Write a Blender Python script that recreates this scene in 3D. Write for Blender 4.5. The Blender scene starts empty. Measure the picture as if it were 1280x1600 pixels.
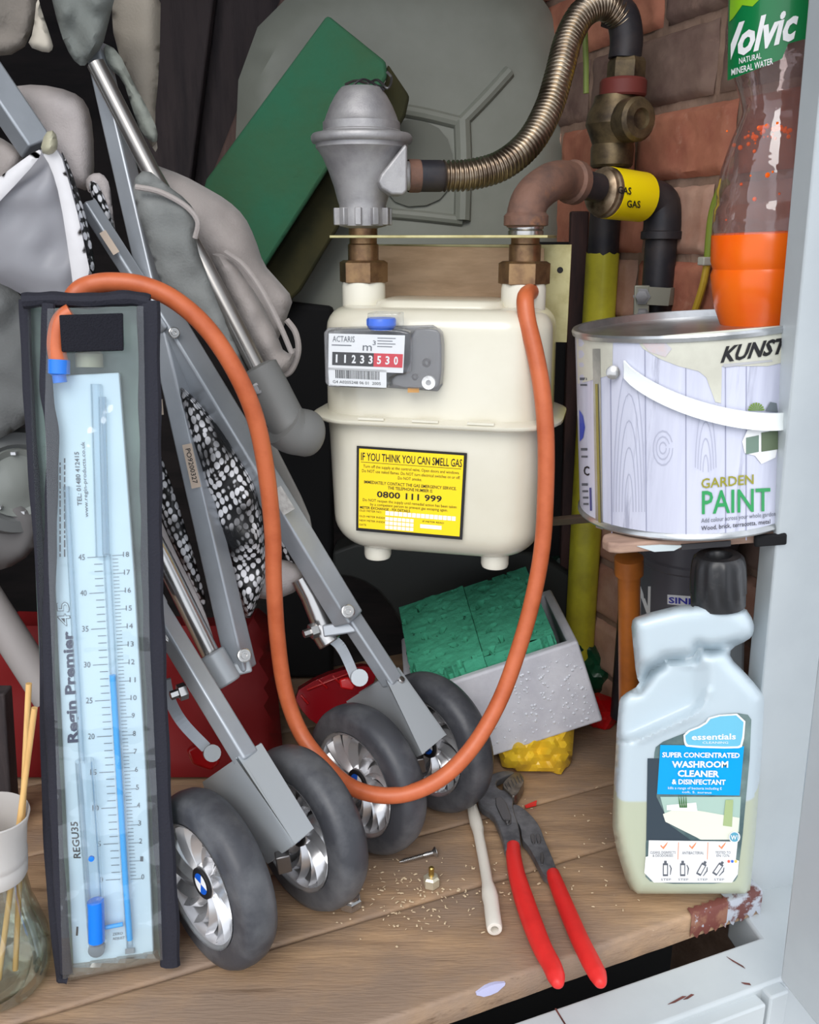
import bpy, bmesh, math, random
from mathutils import Vector, Matrix, noise
from mathutils.geometry import delaunay_2d_cdt

# ------------------------------------------------------------------ scene, camera, light
random.seed(7)
SC = bpy.context.scene
COL = SC.collection
R = math.radians
H = 0.585                      # camera height above the shelf top (shelf top is z = 0)
FPX = 1400.0
PITCH = R(17)
CP, SP = math.cos(PITCH), math.sin(PITCH)

cam_d = bpy.data.cameras.new('camera')
cam_d.sensor_fit = 'HORIZONTAL'
cam_d.sensor_width = 36
cam_d.lens = 36 * FPX / 1280
cam_d.clip_start = 0.02
cam = bpy.data.objects.new('camera', cam_d)
COL.objects.link(cam)
cam.location = (0, 0, H)
cam.rotation_euler = (R(90) - PITCH, 0, 0)
SC.camera = cam

SC.view_settings.view_transform = 'Standard'
SC.view_settings.look = 'None'
SC.view_settings.gamma = 1
SC.view_settings.use_curve_mapping = False
SC.view_settings.exposure = 0.48

wd = bpy.data.worlds.new('world')
SC.world = wd
wd.use_nodes = True
wbg = wd.node_tree.nodes['Background']
wbg.inputs[0].default_value = (0.87, 0.92, 1.0, 1)
wbg.inputs[1].default_value = 1.15

sd = bpy.data.lights.new('sun', 'SUN')
sd.energy = 1.3
sd.angle = R(35)
sd.color = (1.0, 0.97, 0.93)
sun = bpy.data.objects.new('sun', sd)
COL.objects.link(sun)
sun.rotation_euler = Vector((-0.20, -1.0, 0.85)).to_track_quat('Z', 'Y').to_euler()

# ------------------------------------------------------------------ geometry helpers
def ray(u, v):
    a = (u - 640) / FPX
    b = (800 - v) / FPX
    return Vector((a, CP + b * SP, -SP + b * CP))

EYE = Vector((0, 0, H))

def P(u, v, y):
    d = ray(u, v)
    return EYE + d * (y / d.y)

def PZ(u, v, z=0.0):
    d = ray(u, v)
    return EYE + d * ((z - H) / d.z)

class Plane:
    def __init__(s, p, n):
        s.p = Vector(p)
        s.n = Vector(n).normalized()
    def at(s, u, v, off=0.0):
        d = ray(u, v)
        p = s.p + s.n * off
        return EYE + d * ((p - EYE).dot(s.n) / d.dot(s.n))

class Cyl:
    """side of an upright or leaning cylinder, nearest hit of the line of sight"""
    def __init__(s, base, axis, r):
        s.b = Vector(base); s.a = Vector(axis).normalized(); s.r = r
    def at(s, u, v, off=0.0):
        d = ray(u, v)
        o = EYE - s.b
        dp = d - s.a * d.dot(s.a)
        op = o - s.a * o.dot(s.a)
        r = s.r + off
        A = dp.dot(dp); B = 2 * dp.dot(op); C = op.dot(op) - r * r
        D = max(B * B - 4 * A * C, 0)
        t = (-B - math.sqrt(D)) / (2 * A)
        return EYE + d * t

def catmull(pts, n=8):
    pts = [Vector(p) for p in pts]
    out = []
    m = len(pts)
    for i in range(m - 1):
        p0 = pts[max(i - 1, 0)]; p1 = pts[i]; p2 = pts[i + 1]; p3 = pts[min(i + 2, m - 1)]
        for k in range(n):
            t = k / n
            out.append(0.5 * ((2 * p1) + (p2 - p0) * t + (2 * p0 - 5 * p1 + 4 * p2 - p3) * t * t
                              + (3 * p1 - p0 - 3 * p2 + p3) * t ** 3))
    out.append(pts[-1])
    return out

def frame(d):
    d = Vector(d).normalized()
    up = Vector((0, 0, 1)) if abs(d.z) < 0.95 else Vector((0, 1, 0))
    x = d.cross(up).normalized()
    return x, x.cross(d).normalized()

def sd_poly(p, poly):
    """distance of a 2-D point to the polygon's border"""
    best = 1e9
    n = len(poly)
    for i in range(n):
        ax, ay = poly[i]; bx, by = poly[(i + 1) % n]
        dx, dy = bx - ax, by - ay
        L = dx * dx + dy * dy
        t = 0 if L == 0 else max(0, min(1, ((p[0] - ax) * dx + (p[1] - ay) * dy) / L))
        q = (ax + dx * t - p[0], ay + dy * t - p[1])
        best = min(best, q[0] * q[0] + q[1] * q[1])
    return math.sqrt(best)

def inside(p, poly):
    c = False
    n = len(poly)
    j = n - 1
    for i in range(n):
        if (poly[i][1] > p[1]) != (poly[j][1] > p[1]) and \
           p[0] < (poly[j][0] - poly[i][0]) * (p[1] - poly[i][1]) / (poly[j][1] - poly[i][1]) + poly[i][0]:
            c = not c
        j = i
    return c

def resample(poly, step):
    out = []
    n = len(poly)
    for i in range(n):
        a = poly[i]; b = poly[(i + 1) % n]
        k = max(1, int(math.hypot(b[0] - a[0], b[1] - a[1]) / step))
        for j in range(k):
            out.append((a[0] + (b[0] - a[0]) * j / k, a[1] + (b[1] - a[1]) * j / k))
    return out

def round_poly(poly, it=2):
    """corner cutting"""
    for _ in range(it):
        out = []
        n = len(poly)
        for i in range(n):
            a = poly[i]; b = poly[(i + 1) % n]
            out.append((a[0] * .75 + b[0] * .25, a[1] * .75 + b[1] * .25))
            out.append((a[0] * .25 + b[0] * .75, a[1] * .25 + b[1] * .75))
        poly = out
    return poly

def fill2d(poly, step):
    bd = resample(poly, step)
    nb = len(bd)
    xs = [p[0] for p in poly]; ys = [p[1] for p in poly]
    inner = []
    y = min(ys); row = 0
    while y < max(ys):
        x = min(xs) + (step / 2 if row % 2 else 0)
        while x < max(xs):
            if inside((x, y), bd) and sd_poly((x, y), bd) > step * 0.55:
                inner.append((x, y))
            x += step
        y += step * 0.87; row += 1
    vs = [Vector(p) for p in bd + inner]
    r = delaunay_2d_cdt(vs, [(i, (i + 1) % nb) for i in range(nb)], [], 1, 1e-7)
    return [(p.x, p.y) for p in r[0]], [tuple(f) for f in r[2]]

_tc = {}
def text_geo(s, bold=0.0, shear=0.0):
    key = (s, bold, shear)
    if key in _tc: return _tc[key]
    c = bpy.data.curves.new('t', 'FONT')
    c.body = s; c.size = 1; c.offset = bold; c.shear = shear
    c.resolution_u = 2; c.fill_mode = 'FRONT'
    o = bpy.data.objects.new('t', c); COL.objects.link(o)
    dg = bpy.context.evaluated_depsgraph_get(); dg.update()
    me = bpy.data.meshes.new_from_object(o.evaluated_get(dg))
    vs = [(v.co.x, v.co.y) for v in me.vertices]
    fs = [tuple(p.vertices) for p in me.polygons]
    x0 = min(v[0] for v in vs); x1 = max(v[0] for v in vs)
    vs = [((x - x0) / (x1 - x0), y / 0.70) for x, y in vs]
    bpy.data.objects.remove(o); bpy.data.curves.remove(c); bpy.data.meshes.remove(me)
    _tc[key] = (vs, fs)
    return _tc[key]

class MB:
    def __init__(s):
        s.v = []; s.f = []; s.m = []; s.s = []; s.mats = []
    def mi(s, mat):
        if mat not in s.mats: s.mats.append(mat)
        return s.mats.index(mat)
    def add(s, vs, fs, mat, smooth=True, M=None):
        o = len(s.v); k = s.mi(mat)
        for v in vs:
            v = Vector(v)
            s.v.append(M @ v if M is not None else v)
        for f in fs:
            s.f.append(tuple(i + o for i in f)); s.m.append(k); s.s.append(smooth)
        return s
    def box(s, c, size, mat, M=None):
        x, y, z = [q / 2 for q in size]
        vs = [Vector(c) + Vector((sx * x, sy * y, sz * z)) for sz in (-1, 1) for sy in (-1, 1) for sx in (-1, 1)]
        return s.add(vs, BOXF, mat, False, M)
    def hexa(s, p, mat):
        """p: four bottom points counter-clockwise, then the four above them"""
        return s.add(p, [(3, 2, 1, 0), (4, 5, 6, 7), (0, 1, 5, 4), (1, 2, 6, 5), (2, 3, 7, 6), (3, 0, 4, 7)], mat, False)
    def bar(s, a, b, w, h, mat, face=None, roll=0.0, w2=None, h2=None):
        """rectangular bar from a to b; its w side is across, h side points to 'face' (default: the camera)"""
        a = Vector(a); b = Vector(b)
        d = (b - a).normalized()
        f = Vector(face) if face is not None else (EYE - (a + b) / 2)
        z = (f - d * f.dot(d)).normalized()
        x = d.cross(z).normalized()
        c, sn = math.cos(roll), math.sin(roll)
        x, z = x * c + z * sn, z * c - x * sn
        w2 = w2 or w; h2 = h2 or h
        p = []
        for q, ww, hh in ((a, w, h), (b, w2, h2)):
            p += [q + x * (sx * ww / 2) + z * (sz * hh / 2) for sx, sz in ((-1, -1), (1, -1), (1, 1), (-1, 1))]
        return s.hexa(p, mat)
    def tube(s, path, r, mat, n=12, caps=True, flat=1.0, closed=False):
        path = [Vector(p) for p in path]
        m = len(path)
        rs = r if isinstance(r, (list, tuple)) else [r] * m
        vs = []; fs = []
        t0 = (path[1] - path[0]).normalized()
        x, y = frame(t0)
        for i, p in enumerate(path):
            if closed: t = (path[(i + 1) % m] - path[i - 1])
            else: t = path[min(i + 1, m - 1)] - path[max(i - 1, 0)]
            if t.length < 1e-9: t = t0
            t = t.normalized()
            x = (x - t * x.dot(t)).normalized(); y = t.cross(x)
            for k in range(n):
                a = 2 * math.pi * k / n
                vs.append(p + x * (math.cos(a) * rs[i]) + y * (math.sin(a) * rs[i] * flat))
        for i in range(m if closed else m - 1):
            j = (i + 1) % m
            for k in range(n):
                l = (k + 1) % n
                fs.append((i * n + k, i * n + l, j * n + l, j * n + k))
        if caps and not closed:
            fs.append(tuple(reversed(range(n)))); fs.append(tuple((m - 1) * n + k for k in range(n)))
        return s.add(vs, fs, mat)
    def lathe(s, prof, mat, o=(0, 0, 0), axis=(0, 0, 1), n=32, caps=True, ph=0.0):
        """prof: (radius, height along axis)"""
        o = Vector(o); a = Vector(axis).normalized(); x, y = frame(a)
        vs = []; fs = []
        for r, h in prof:
            for k in range(n):
                t = 2 * math.pi * k / n + ph
                vs.append(o + a * h + x * (math.cos(t) * r) + y * (math.sin(t) * r))
        for i in range(len(prof) - 1):
            for k in range(n):
                l = (k + 1) % n
                fs.append((i * n + k, i * n + l, (i + 1) * n + l, (i + 1) * n + k))
        if caps:
            if prof[0][0] > 1e-6: fs.append(tuple(reversed(range(n))))
            if prof[-1][0] > 1e-6: fs.append(tuple((len(prof) - 1) * n + k for k in range(n)))
        return s.add(vs, fs, mat)
    def prism(s, pts, vec, mat):
        n = len(pts); vec = Vector(vec)
        vs = [Vector(p) for p in pts] + [Vector(p) + vec for p in pts]
        fs = [tuple(range(n)), tuple(reversed(range(n, 2 * n)))]
        for i in range(n):
            j = (i + 1) % n
            fs.append((j, i, n + i, n + j))
        return s.add(vs, fs, mat, False)
    def decal(s, poly, surf, off, mat, step=14):
        """flat or curved patch on a surface, thin shell"""
        p, f = fill2d(poly, step)
        return s.add([surf(x, y, off) for x, y in p], f, mat)
    def puff(s, poly, surf, T, mat, step=9, edge=None, fold=0.0, fs_=0.02, dent=None, back=1.0, seed=0):
        """cushion-like solid: front and back skins meet in the outline"""
        p, f = fill2d(poly, step)
        n = len(p)
        E = edge or max(step * 3, 20)
        fr = []; bk = []
        for x, y in p:
            d = sd_poly((x, y), poly)
            k = min(1.0, d / E)
            k = math.sqrt(max(0, 1 - (1 - k) ** 2))
            nz = noise.noise(Vector((x * fs_, y * fs_, seed))) * fold * min(1, d / (E * .4))
            dd = dent(x, y) if dent else 0
            fr.append(surf(x, y, T / 2 * k + (nz + dd) * k))
            c = surf(x, y, 0)
            fo = surf(x, y, 0.01) - c
            fo = fo.normalized()
            bk.append(c - fo * (T / 2 * k * back))
        o = len(p)
        s.add(fr + bk, list(f) + [tuple(reversed([i + o for i in t])) for t in f], mat)
        return s
    def text(s, txt, fn, mat, bold=0.0, shear=0.0):
        vs, fs = text_geo(txt, bold, shear)
        return s.add([fn(x, y) for x, y in vs], fs, mat, False)
    def textpx(s, txt, surf, off, p0, p1, hv, mat, bold=0.0, shear=0.0):
        fn = lambda x, y: surf(p0[0] + (p1[0] - p0[0]) * x + hv[0] * y, p0[1] + (p1[1] - p0[1]) * x + hv[1] * y, off)
        return s.text(txt, fn, mat, bold, shear)
    def build(s, name, parent=None, loc=None, bevel=0, seg=2, sharp=35, label=None, weld=True):
        me = bpy.data.meshes.new(name)
        o = bpy.data.objects.new(name, me)
        COL.objects.link(o)
        if parent is not None:
            base = ROOT[parent.name]
            o.parent = parent
            off = base
        else:
            if loc is None:
                zs = [v.z for v in s.v]
                loc = Vector((sum(v.x for v in s.v) / len(s.v), sum(v.y for v in s.v) / len(s.v), min(zs)))
            off = Vector(loc)
            o.location = off
        ROOT[o.name] = off.copy()
        me.from_pydata([v - off for v in s.v], [], s.f)
        for m in s.mats: me.materials.append(m)
        me.polygons.foreach_set('material_index', s.m)
        me.polygons.foreach_set('use_smooth', s.s)
        me.validate()
        if weld:
            bm = bmesh.new(); bm.from_mesh(me)
            bmesh.ops.remove_doubles(bm, verts=bm.verts, dist=1e-6)
            bmesh.ops.recalc_face_normals(bm, faces=bm.faces)
            bm.to_mesh(me); bm.free()
        me.set_sharp_from_angle(angle=R(sharp))
        if bevel:
            b = o.modifiers.new('bevel', 'BEVEL'); b.width = bevel; b.segments = seg
            b.limit_method = 'ANGLE'; b.angle_limit = R(40)
            b.use_clamp_overlap = True; b.harden_normals = False
            me.polygons.foreach_set('use_smooth', [True] * len(me.polygons))
            me.set_sharp_from_angle(angle=R(60))
        if label: o['label'] = label
        return o

BOXF = [(0, 2, 3, 1), (4, 5, 7, 6), (0, 1, 5, 4), (2, 6, 7, 3), (0, 4, 6, 2), (1, 3, 7, 5)]
ROOT = {}

def thing(name, label, cat, loc, group=None):
    o = bpy.data.objects.new(name, None)
    COL.objects.link(o)
    o.empty_display_size = 0.02
    o.location = loc
    o['label'] = label; o['category'] = cat
    if group: o['group'] = group
    ROOT[o.name] = Vector(loc)
    return o

def tag(o, label, cat, group=None):
    o['label'] = label; o['category'] = cat
    if group: o['group'] = group
    return o

def struct(o, label=None):
    o['kind'] = 'structure'
    if label: o['label'] = label
    return o

def quad(surf, TL, TR, BR, BL):
    """(s, t, off) -> point; t runs down"""
    def f(a, t, off=0.0):
        u = (TL[0] * (1 - a) + TR[0] * a) * (1 - t) + (BL[0] * (1 - a) + BR[0] * a) * t
        v = (TL[1] * (1 - a) + TR[1] * a) * (1 - t) + (BL[1] * (1 - a) + BR[1] * a) * t
        return surf(u, v, off)
    return f

def qrect(mb, q, s0, t0, s1, t1, mat, off, nx=1, ny=1):
    vs = []; fs = []
    for j in range(ny + 1):
        for i in range(nx + 1):
            vs.append(q(s0 + (s1 - s0) * i / nx, t0 + (t1 - t0) * j / ny, off))
    for j in range(ny):
        for i in range(nx):
            a = j * (nx + 1) + i
            fs.append((a, a + nx + 1, a + nx + 2, a + 1))
    mb.add(vs, fs, mat, False)

def qtext(mb, q, txt, s0, s1, tb, tc, mat, off, bold=0.0, shear=0.0):
    mb.text(txt, lambda x, y: q(s0 + (s1 - s0) * x, tb + (tc - tb) * y, off), mat, bold, shear)

# ------------------------------------------------------------------ materials
def lin(c):
    return tuple(((x / 255) / 12.92 if x / 255 <= 0.04045 else ((x / 255 + 0.055) / 1.055) ** 2.4) for x in c) + (1,)

def mat(name, rgb, rough=0.5, metal=0.0, rgb2=None, nscale=20, nfac=(0.4, 0.65), bump=0.0, bscale=200, stretch=None,
        spec=0.5, trans=0.0, alpha=1.0, coat=0.0, sss=0.0, rough2=None, detail=6, rot=None, sheen=0.0, ior=1.45):
    m = bpy.data.materials.new(name)
    m.use_nodes = True
    nt = m.node_tree; N = nt.nodes; L = nt.links
    b = N['Principled BSDF']
    b.inputs['Base Color'].default_value = lin(rgb)
    b.inputs['Roughness'].default_value = rough
    b.inputs['Metallic'].default_value = metal
    b.inputs['Specular IOR Level'].default_value = spec
    b.inputs['Transmission Weight'].default_value = trans
    b.inputs['Alpha'].default_value = alpha
    b.inputs['Coat Weight'].default_value = coat
    b.inputs['IOR'].default_value = ior
    if sheen: b.inputs['Sheen Weight'].default_value = sheen
    if sss:
        b.inputs['Subsurface Weight'].default_value = sss
        b.inputs['Subsurface Radius'].default_value = (0.02, 0.02, 0.02)
        b.inputs['Subsurface Scale'].default_value = 1.0
    tc = N.new('ShaderNodeTexCoord')
    mp = N.new('ShaderNodeMapping')
    L.new(tc.outputs['Object'], mp.inputs['Vector'])
    if stretch: mp.inputs['Scale'].default_value = stretch
    if rot: mp.inputs['Rotation'].default_value = rot
    if rgb2 is not None:
        n = N.new('ShaderNodeTexNoise'); n.inputs['Scale'].default_value = nscale; n.inputs['Detail'].default_value = detail
        n.inputs['Roughness'].default_value = 0.6
        L.new(mp.outputs[0], n.inputs['Vector'])
        mr = N.new('ShaderNodeMapRange'); mr.inputs['From Min'].default_value = nfac[0]; mr.inputs['From Max'].default_value = nfac[1]
        L.new(n.outputs['Fac'], mr.inputs['Value'])
        mx = N.new('ShaderNodeMix'); mx.data_type = 'RGBA'
        mx.inputs['A'].default_value = lin(rgb); mx.inputs['B'].default_value = lin(rgb2)
        L.new(mr.outputs[0], mx.inputs['Factor'])
        L.new(mx.outputs['Result'], b.inputs['Base Color'])
        if rough2 is not None:
            r2 = N.new('ShaderNodeMapRange'); r2.inputs['To Min'].default_value = rough; r2.inputs['To Max'].default_value = rough2
            L.new(mr.outputs[0], r2.inputs['Value']); L.new(r2.outputs[0], b.inputs['Roughness'])
    if bump:
        n2 = N.new('ShaderNodeTexNoise'); n2.inputs['Scale'].default_value = bscale; n2.inputs['Detail'].default_value = 5
        L.new(mp.outputs[0], n2.inputs['Vector'])
        bp = N.new('ShaderNodeBump'); bp.inputs['Strength'].default_value = bump; bp.inputs['Distance'].default_value = 0.002
        L.new(n2.outputs['Fac'], bp.inputs['Height'])
        L.new(bp.outputs[0], b.inputs['Normal'])
    return m

def add_layer(m, rgb, nscale, lo, hi, stretch=(1, 1, 1), vor=False, rot=(0, 0, 0), rough=None):
    """another noise-shaped colour layer (dirt, grain, spots, shade in holes) over a material"""
    nt = m.node_tree; N = nt.nodes; L = nt.links
    b = N['Principled BSDF']
    tc = N.new('ShaderNodeTexCoord'); mp = N.new('ShaderNodeMapping'); mp.inputs['Scale'].default_value = stretch
    mp.inputs['Rotation'].default_value = rot
    L.new(tc.outputs['Object'], mp.inputs['Vector'])
    if vor:
        n = N.new('ShaderNodeTexVoronoi'); out = n.outputs['Distance']
    else:
        n = N.new('ShaderNodeTexNoise'); n.inputs['Detail'].default_value = 8; n.inputs['Roughness'].default_value = .65; out = n.outputs['Fac']
    n.inputs['Scale'].default_value = nscale
    L.new(mp.outputs[0], n.inputs['Vector'])
    mr = N.new('ShaderNodeMapRange'); mr.inputs['From Min'].default_value = lo; mr.inputs['From Max'].default_value = hi
    L.new(out, mr.inputs['Value'])
    mx = N.new('ShaderNodeMix'); mx.data_type = 'RGBA'
    s = b.inputs['Base Color']
    if s.is_linked:
        L.new(s.links[0].from_socket, mx.inputs['A'])
    else:
        mx.inputs['A'].default_value = s.default_value
    mx.inputs['B'].default_value = lin(rgb)
    L.new(mr.outputs[0], mx.inputs['Factor'])
    L.new(mx.outputs['Result'], s)
    return m

def clear(name, rgb=(255, 255, 255), ref=0.12, rough=0.05, bump=0.0, bscale=40, milk=0.0, milkc=(235, 240, 240)):
    """thin clear plastic or glass: mostly see-through with a glossy skin"""
    m = bpy.data.materials.new(name); m.use_nodes = True
    nt = m.node_tree; N = nt.nodes; L = nt.links
    N.remove(N['Principled BSDF'])
    out = N['Material Output']
    tr = N.new('ShaderNodeBsdfTransparent'); tr.inputs[0].default_value = lin(rgb)
    gl = N.new('ShaderNodeBsdfGlossy'); gl.inputs['Roughness'].default_value = rough
    fr = N.new('ShaderNodeLayerWeight'); fr.inputs['Blend'].default_value = 0.35
    mr = N.new('ShaderNodeMapRange'); mr.inputs['To Min'].default_value = ref * .6; mr.inputs['To Max'].default_value = min(1, ref * 5)
    L.new(fr.outputs['Facing'], mr.inputs['Value'])
    mx = N.new('ShaderNodeMixShader')
    L.new(mr.outputs[0], mx.inputs[0]); L.new(tr.outputs[0], mx.inputs[1]); L.new(gl.outputs[0], mx.inputs[2])
    last = mx
    if milk:
        df = N.new('ShaderNodeBsdfTranslucent'); df.inputs[0].default_value = lin(milkc)
        d2 = N.new('ShaderNodeBsdfDiffuse'); d2.inputs[0].default_value = lin(milkc)
        a = N.new('ShaderNodeMixShader'); a.inputs[0].default_value = .5
        L.new(df.outputs[0], a.inputs[1]); L.new(d2.outputs[0], a.inputs[2])
        c = N.new('ShaderNodeMixShader'); c.inputs[0].default_value = milk
        L.new(mx.outputs[0], c.inputs[1]); L.new(a.outputs[0], c.inputs[2]); last = c
    if bump:
        tc = N.new('ShaderNodeTexCoord'); n2 = N.new('ShaderNodeTexNoise'); n2.inputs['Scale'].default_value = bscale
        L.new(tc.outputs['Object'], n2.inputs['Vector'])
        bp = N.new('ShaderNodeBump'); bp.inputs['Strength'].default_value = bump; bp.inputs['Distance'].default_value = 0.01
        L.new(n2.outputs['Fac'], bp.inputs['Height']); L.new(bp.outputs[0], gl.inputs['Normal'])
    L.new(last.outputs[0], out.inputs[0])
    return m

def net_mat(name, cell=175, stretch=(1, 1, 0.7)):
    """black net over pale padding: rounded cells between black threads"""
    m = bpy.data.materials.new(name); m.use_nodes = True
    nt = m.node_tree; N = nt.nodes; L = nt.links
    b = N['Principled BSDF']; b.inputs['Roughness'].default_value = 0.5
    tc = N.new('ShaderNodeTexCoord'); mp = N.new('ShaderNodeMapping'); mp.inputs['Scale'].default_value = stretch
    mp.inputs['Rotation'].default_value = (0, R(28), 0)
    L.new(tc.outputs['Object'], mp.inputs['Vector'])
    v = N.new('ShaderNodeTexVoronoi'); v.inputs['Scale'].default_value = cell
    v.inputs['Randomness'].default_value = 0.22
    L.new(mp.outputs[0], v.inputs['Vector'])
    mr = N.new('ShaderNodeMapRange'); mr.inputs['From Min'].default_value = 0.53; mr.inputs['From Max'].default_value = 0.43
    L.new(v.outputs['Distance'], mr.inputs['Value'])
    n = N.new('ShaderNodeTexNoise'); n.inputs['Scale'].default_value = 22
    L.new(tc.outputs['Object'], n.inputs['Vector'])
    m2 = N.new('ShaderNodeMapRange'); m2.inputs['From Min'].default_value = 0.36; m2.inputs['From Max'].default_value = 0.52
    L.new(n.outputs['Fac'], m2.inputs['Value'])
    mu = N.new('ShaderNodeMath'); mu.operation = 'MULTIPLY'
    L.new(mr.outputs[0], mu.inputs[0]); L.new(m2.outputs[0], mu.inputs[1])
    mx = N.new('ShaderNodeMix'); mx.data_type = 'RGBA'
    mx.inputs['A'].default_value = lin((12, 12, 14)); mx.inputs['B'].default_value = lin((228, 228, 232))
    L.new(mu.outputs[0], mx.inputs['Factor']); L.new(mx.outputs['Result'], b.inputs['Base Color'])
    bp = N.new('ShaderNodeBump'); bp.invert = True; bp.inputs['Strength'].default_value = 0.5; bp.inputs['Distance'].default_value = 0.001
    L.new(mr.outputs[0], bp.inputs['Height']); L.new(bp.outputs[0], b.inputs['Normal'])
    return m

def two_level(name, rgb_hi, rgb_lo, z, rough=.3, sss=.25):
    """milky plastic whose contents show below the level z"""
    m = mat(name, rgb_hi, rough, sss=sss, coat=.2)
    nt = m.node_tree; N = nt.nodes; L = nt.links
    tc = N.new('ShaderNodeTexCoord'); sx = N.new('ShaderNodeSeparateXYZ'); L.new(tc.outputs['Object'], sx.inputs[0])
    mr = N.new('ShaderNodeMapRange'); mr.inputs['From Min'].default_value = z + .0012; mr.inputs['From Max'].default_value = z - .0012
    L.new(sx.outputs['Z'], mr.inputs['Value'])
    mx = N.new('ShaderNodeMix'); mx.data_type = 'RGBA'
    mx.inputs['A'].default_value = lin(rgb_hi); mx.inputs['B'].default_value = lin(rgb_lo)
    L.new(mr.outputs[0], mx.inputs['Factor']); L.new(mx.outputs['Result'], N['Principled BSDF'].inputs['Base Color'])
    return m

YAW = R(22)
m_wood = mat('shelf_wood', (182, 149, 116), 0.62, rgb2=(144, 116, 90), nscale=9, nfac=(.35, .68), bump=.35, bscale=60,
             stretch=(1, 9, 9), rot=(0, 0, -YAW))
add_layer(m_wood, (144, 122, 104), 5, .40, .58, (1, 1.6, 1))
add_layer(m_wood, (96, 72, 52), 14, .60, .74, (.5, 6, 6), rot=(0, 0, -YAW))
add_layer(m_wood, (225, 205, 180), 60, .70, .74, (1, 2.5, 1), rot=(0, 0, -YAW))
m_paintgrey = mat('grey_gloss_paint', (190, 196, 198), 0.36, rgb2=(182, 188, 191), nscale=8, bump=.06, bscale=40)
m_chip = mat('old_red_paint', (112, 62, 56), 0.6, rgb2=(80, 48, 44), nscale=60)
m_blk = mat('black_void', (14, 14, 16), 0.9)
m_dark = mat('dark_boards', (44, 38, 38), 0.85, rgb2=(26, 23, 25), nscale=5, stretch=(1, 1, 6))
m_brick = mat('brick_red', (188, 124, 98), 0.85, rgb2=(162, 98, 78), nscale=16, bump=.8, bscale=60)
add_layer(m_brick, (196, 150, 128), 26, .58, .72)
m_brick2 = mat('brick_brown', (134, 110, 98), 0.85, rgb2=(108, 84, 76), nscale=20, bump=.8, bscale=60)
add_layer(m_brick2, (150, 122, 108), 22, .58, .72)
m_brick3 = mat('brick_pink', (192, 154, 134), 0.85, rgb2=(166, 120, 100), nscale=14, bump=.8, bscale=60)
m_mort = mat('mortar', (160, 132, 114), 0.95, rgb2=(134, 108, 92), nscale=30, bump=1.0, bscale=90)
m_cream = mat('cream_enamel', (218, 213, 196), 0.22, coat=.3, rgb2=(208, 202, 182), nscale=8, nfac=(.4, .75))
add_layer(m_cream, (120, 100, 70), 90, .735, .77)
m_creamb = mat('cream_cap', (222, 218, 203), 0.3)
m_brass = mat('aged_brass', (150, 120, 86), 0.38, .75, rgb2=(104, 78, 60), nscale=50)
m_brassd = mat('dark_brass', (116, 100, 74), 0.5, .6, rgb2=(64, 54, 44), nscale=40)
m_zinc = mat('yellow_zinc_plate', (196, 188, 140), 0.42, .55, rgb2=(160, 148, 100), nscale=25)
m_alu = mat('cast_alloy', (172, 170, 170), 0.55, .6, rgb2=(146, 144, 146), nscale=30, bump=.12, bscale=700)
m_steel = mat('steel', (190, 188, 186), 0.25, .95)
m_steeld = mat('dark_steel', (120, 118, 118), 0.35, .9)
m_flex = mat('corrugated_steel', (190, 176, 156), 0.28, .95, rgb2=(140, 124, 108), nscale=40)
m_blackiron = mat('black_iron', (40, 40, 46), 0.5, .2, rgb2=(62, 56, 56), nscale=30)
m_rust = mat('rusty_iron', (122, 90, 76), 0.7, .2, rgb2=(88, 70, 64), nscale=35, bump=.5, bscale=120)
add_layer(m_rust, (152, 104, 72), 30, .55, .7)
m_yelpipe = mat('yellow_sleeve', (206, 198, 56), 0.5, rgb2=(176, 166, 50), nscale=20)
m_tape = mat('yellow_tape', (250, 222, 10), 0.3)
m_ink = mat('black_ink', (24, 22, 24), 0.6)
m_inkg = mat('grey_ink', (92, 96, 104), 0.6)
m_orange = mat('orange_rubber', (198, 104, 64), 0.42, rgb2=(180, 88, 50), nscale=30)
m_white = mat('white_print', (240, 240, 240), 0.5)
m_greywood = mat('weathered_board', (150, 130, 110), 0.8, rgb2=(120, 100, 84), nscale=12)
m_cloth = mat('taupe_fabric', (158, 150, 146), 0.9, rgb2=(142, 134, 130), nscale=12, bump=.3, bscale=500, sheen=.2)
m_cloth2 = mat('grey_fabric', (124, 126, 124), 0.9, rgb2=(106, 108, 106), nscale=14, bump=.3, bscale=500)
m_cloth3 = mat('light_padding', (192, 184, 182), 0.95, rgb2=(178, 170, 168), nscale=14, bump=.4, bscale=700)
m_frame = mat('silver_grey_frame', (166, 171, 177), 0.36, .4, rgb2=(156, 161, 167), nscale=18)
m_framel = mat('grey_plastic_fork', (166, 171, 175), 0.38, .2)
m_grip = mat('grey_rubber_grip', (108, 108, 106), 0.55)
m_tyre = mat('grey_rubber_tyre', (62, 63, 68), 0.45, rgb2=(94, 95, 98), nscale=16, nfac=(.42, .62), bump=.15, bscale=120)
m_rim = mat('silver_rim', (206, 206, 208), 0.24, .7)
m_blue = mat('badge_blue', (20, 90, 200), 0.3)
m_redp = mat('red_plastic', (176, 12, 16), 0.3, coat=.3)
m_redd = mat('deep_red_fabric', (118, 6, 10), 0.7)
m_net = net_mat('black_net')
m_green = mat('floral_foam', (66, 156, 124), 0.95, rgb2=(50, 132, 102), nscale=14, bump=.9, bscale=160)
add_layer(m_green, (12, 40, 30), 75, .66, .70, (1, 1.6, 1))  # dark spots paint the shade inside small holes
m_green2 = mat('green_foam_plank', (50, 108, 80), 0.95, rgb2=(66, 98, 66), nscale=6, bump=.7, bscale=120)
add_layer(m_green2, (16, 40, 30), 16, .69, .74)
m_olive = mat('foam_side', (66, 62, 36), 0.95, rgb2=(40, 44, 30), nscale=12)
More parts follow.
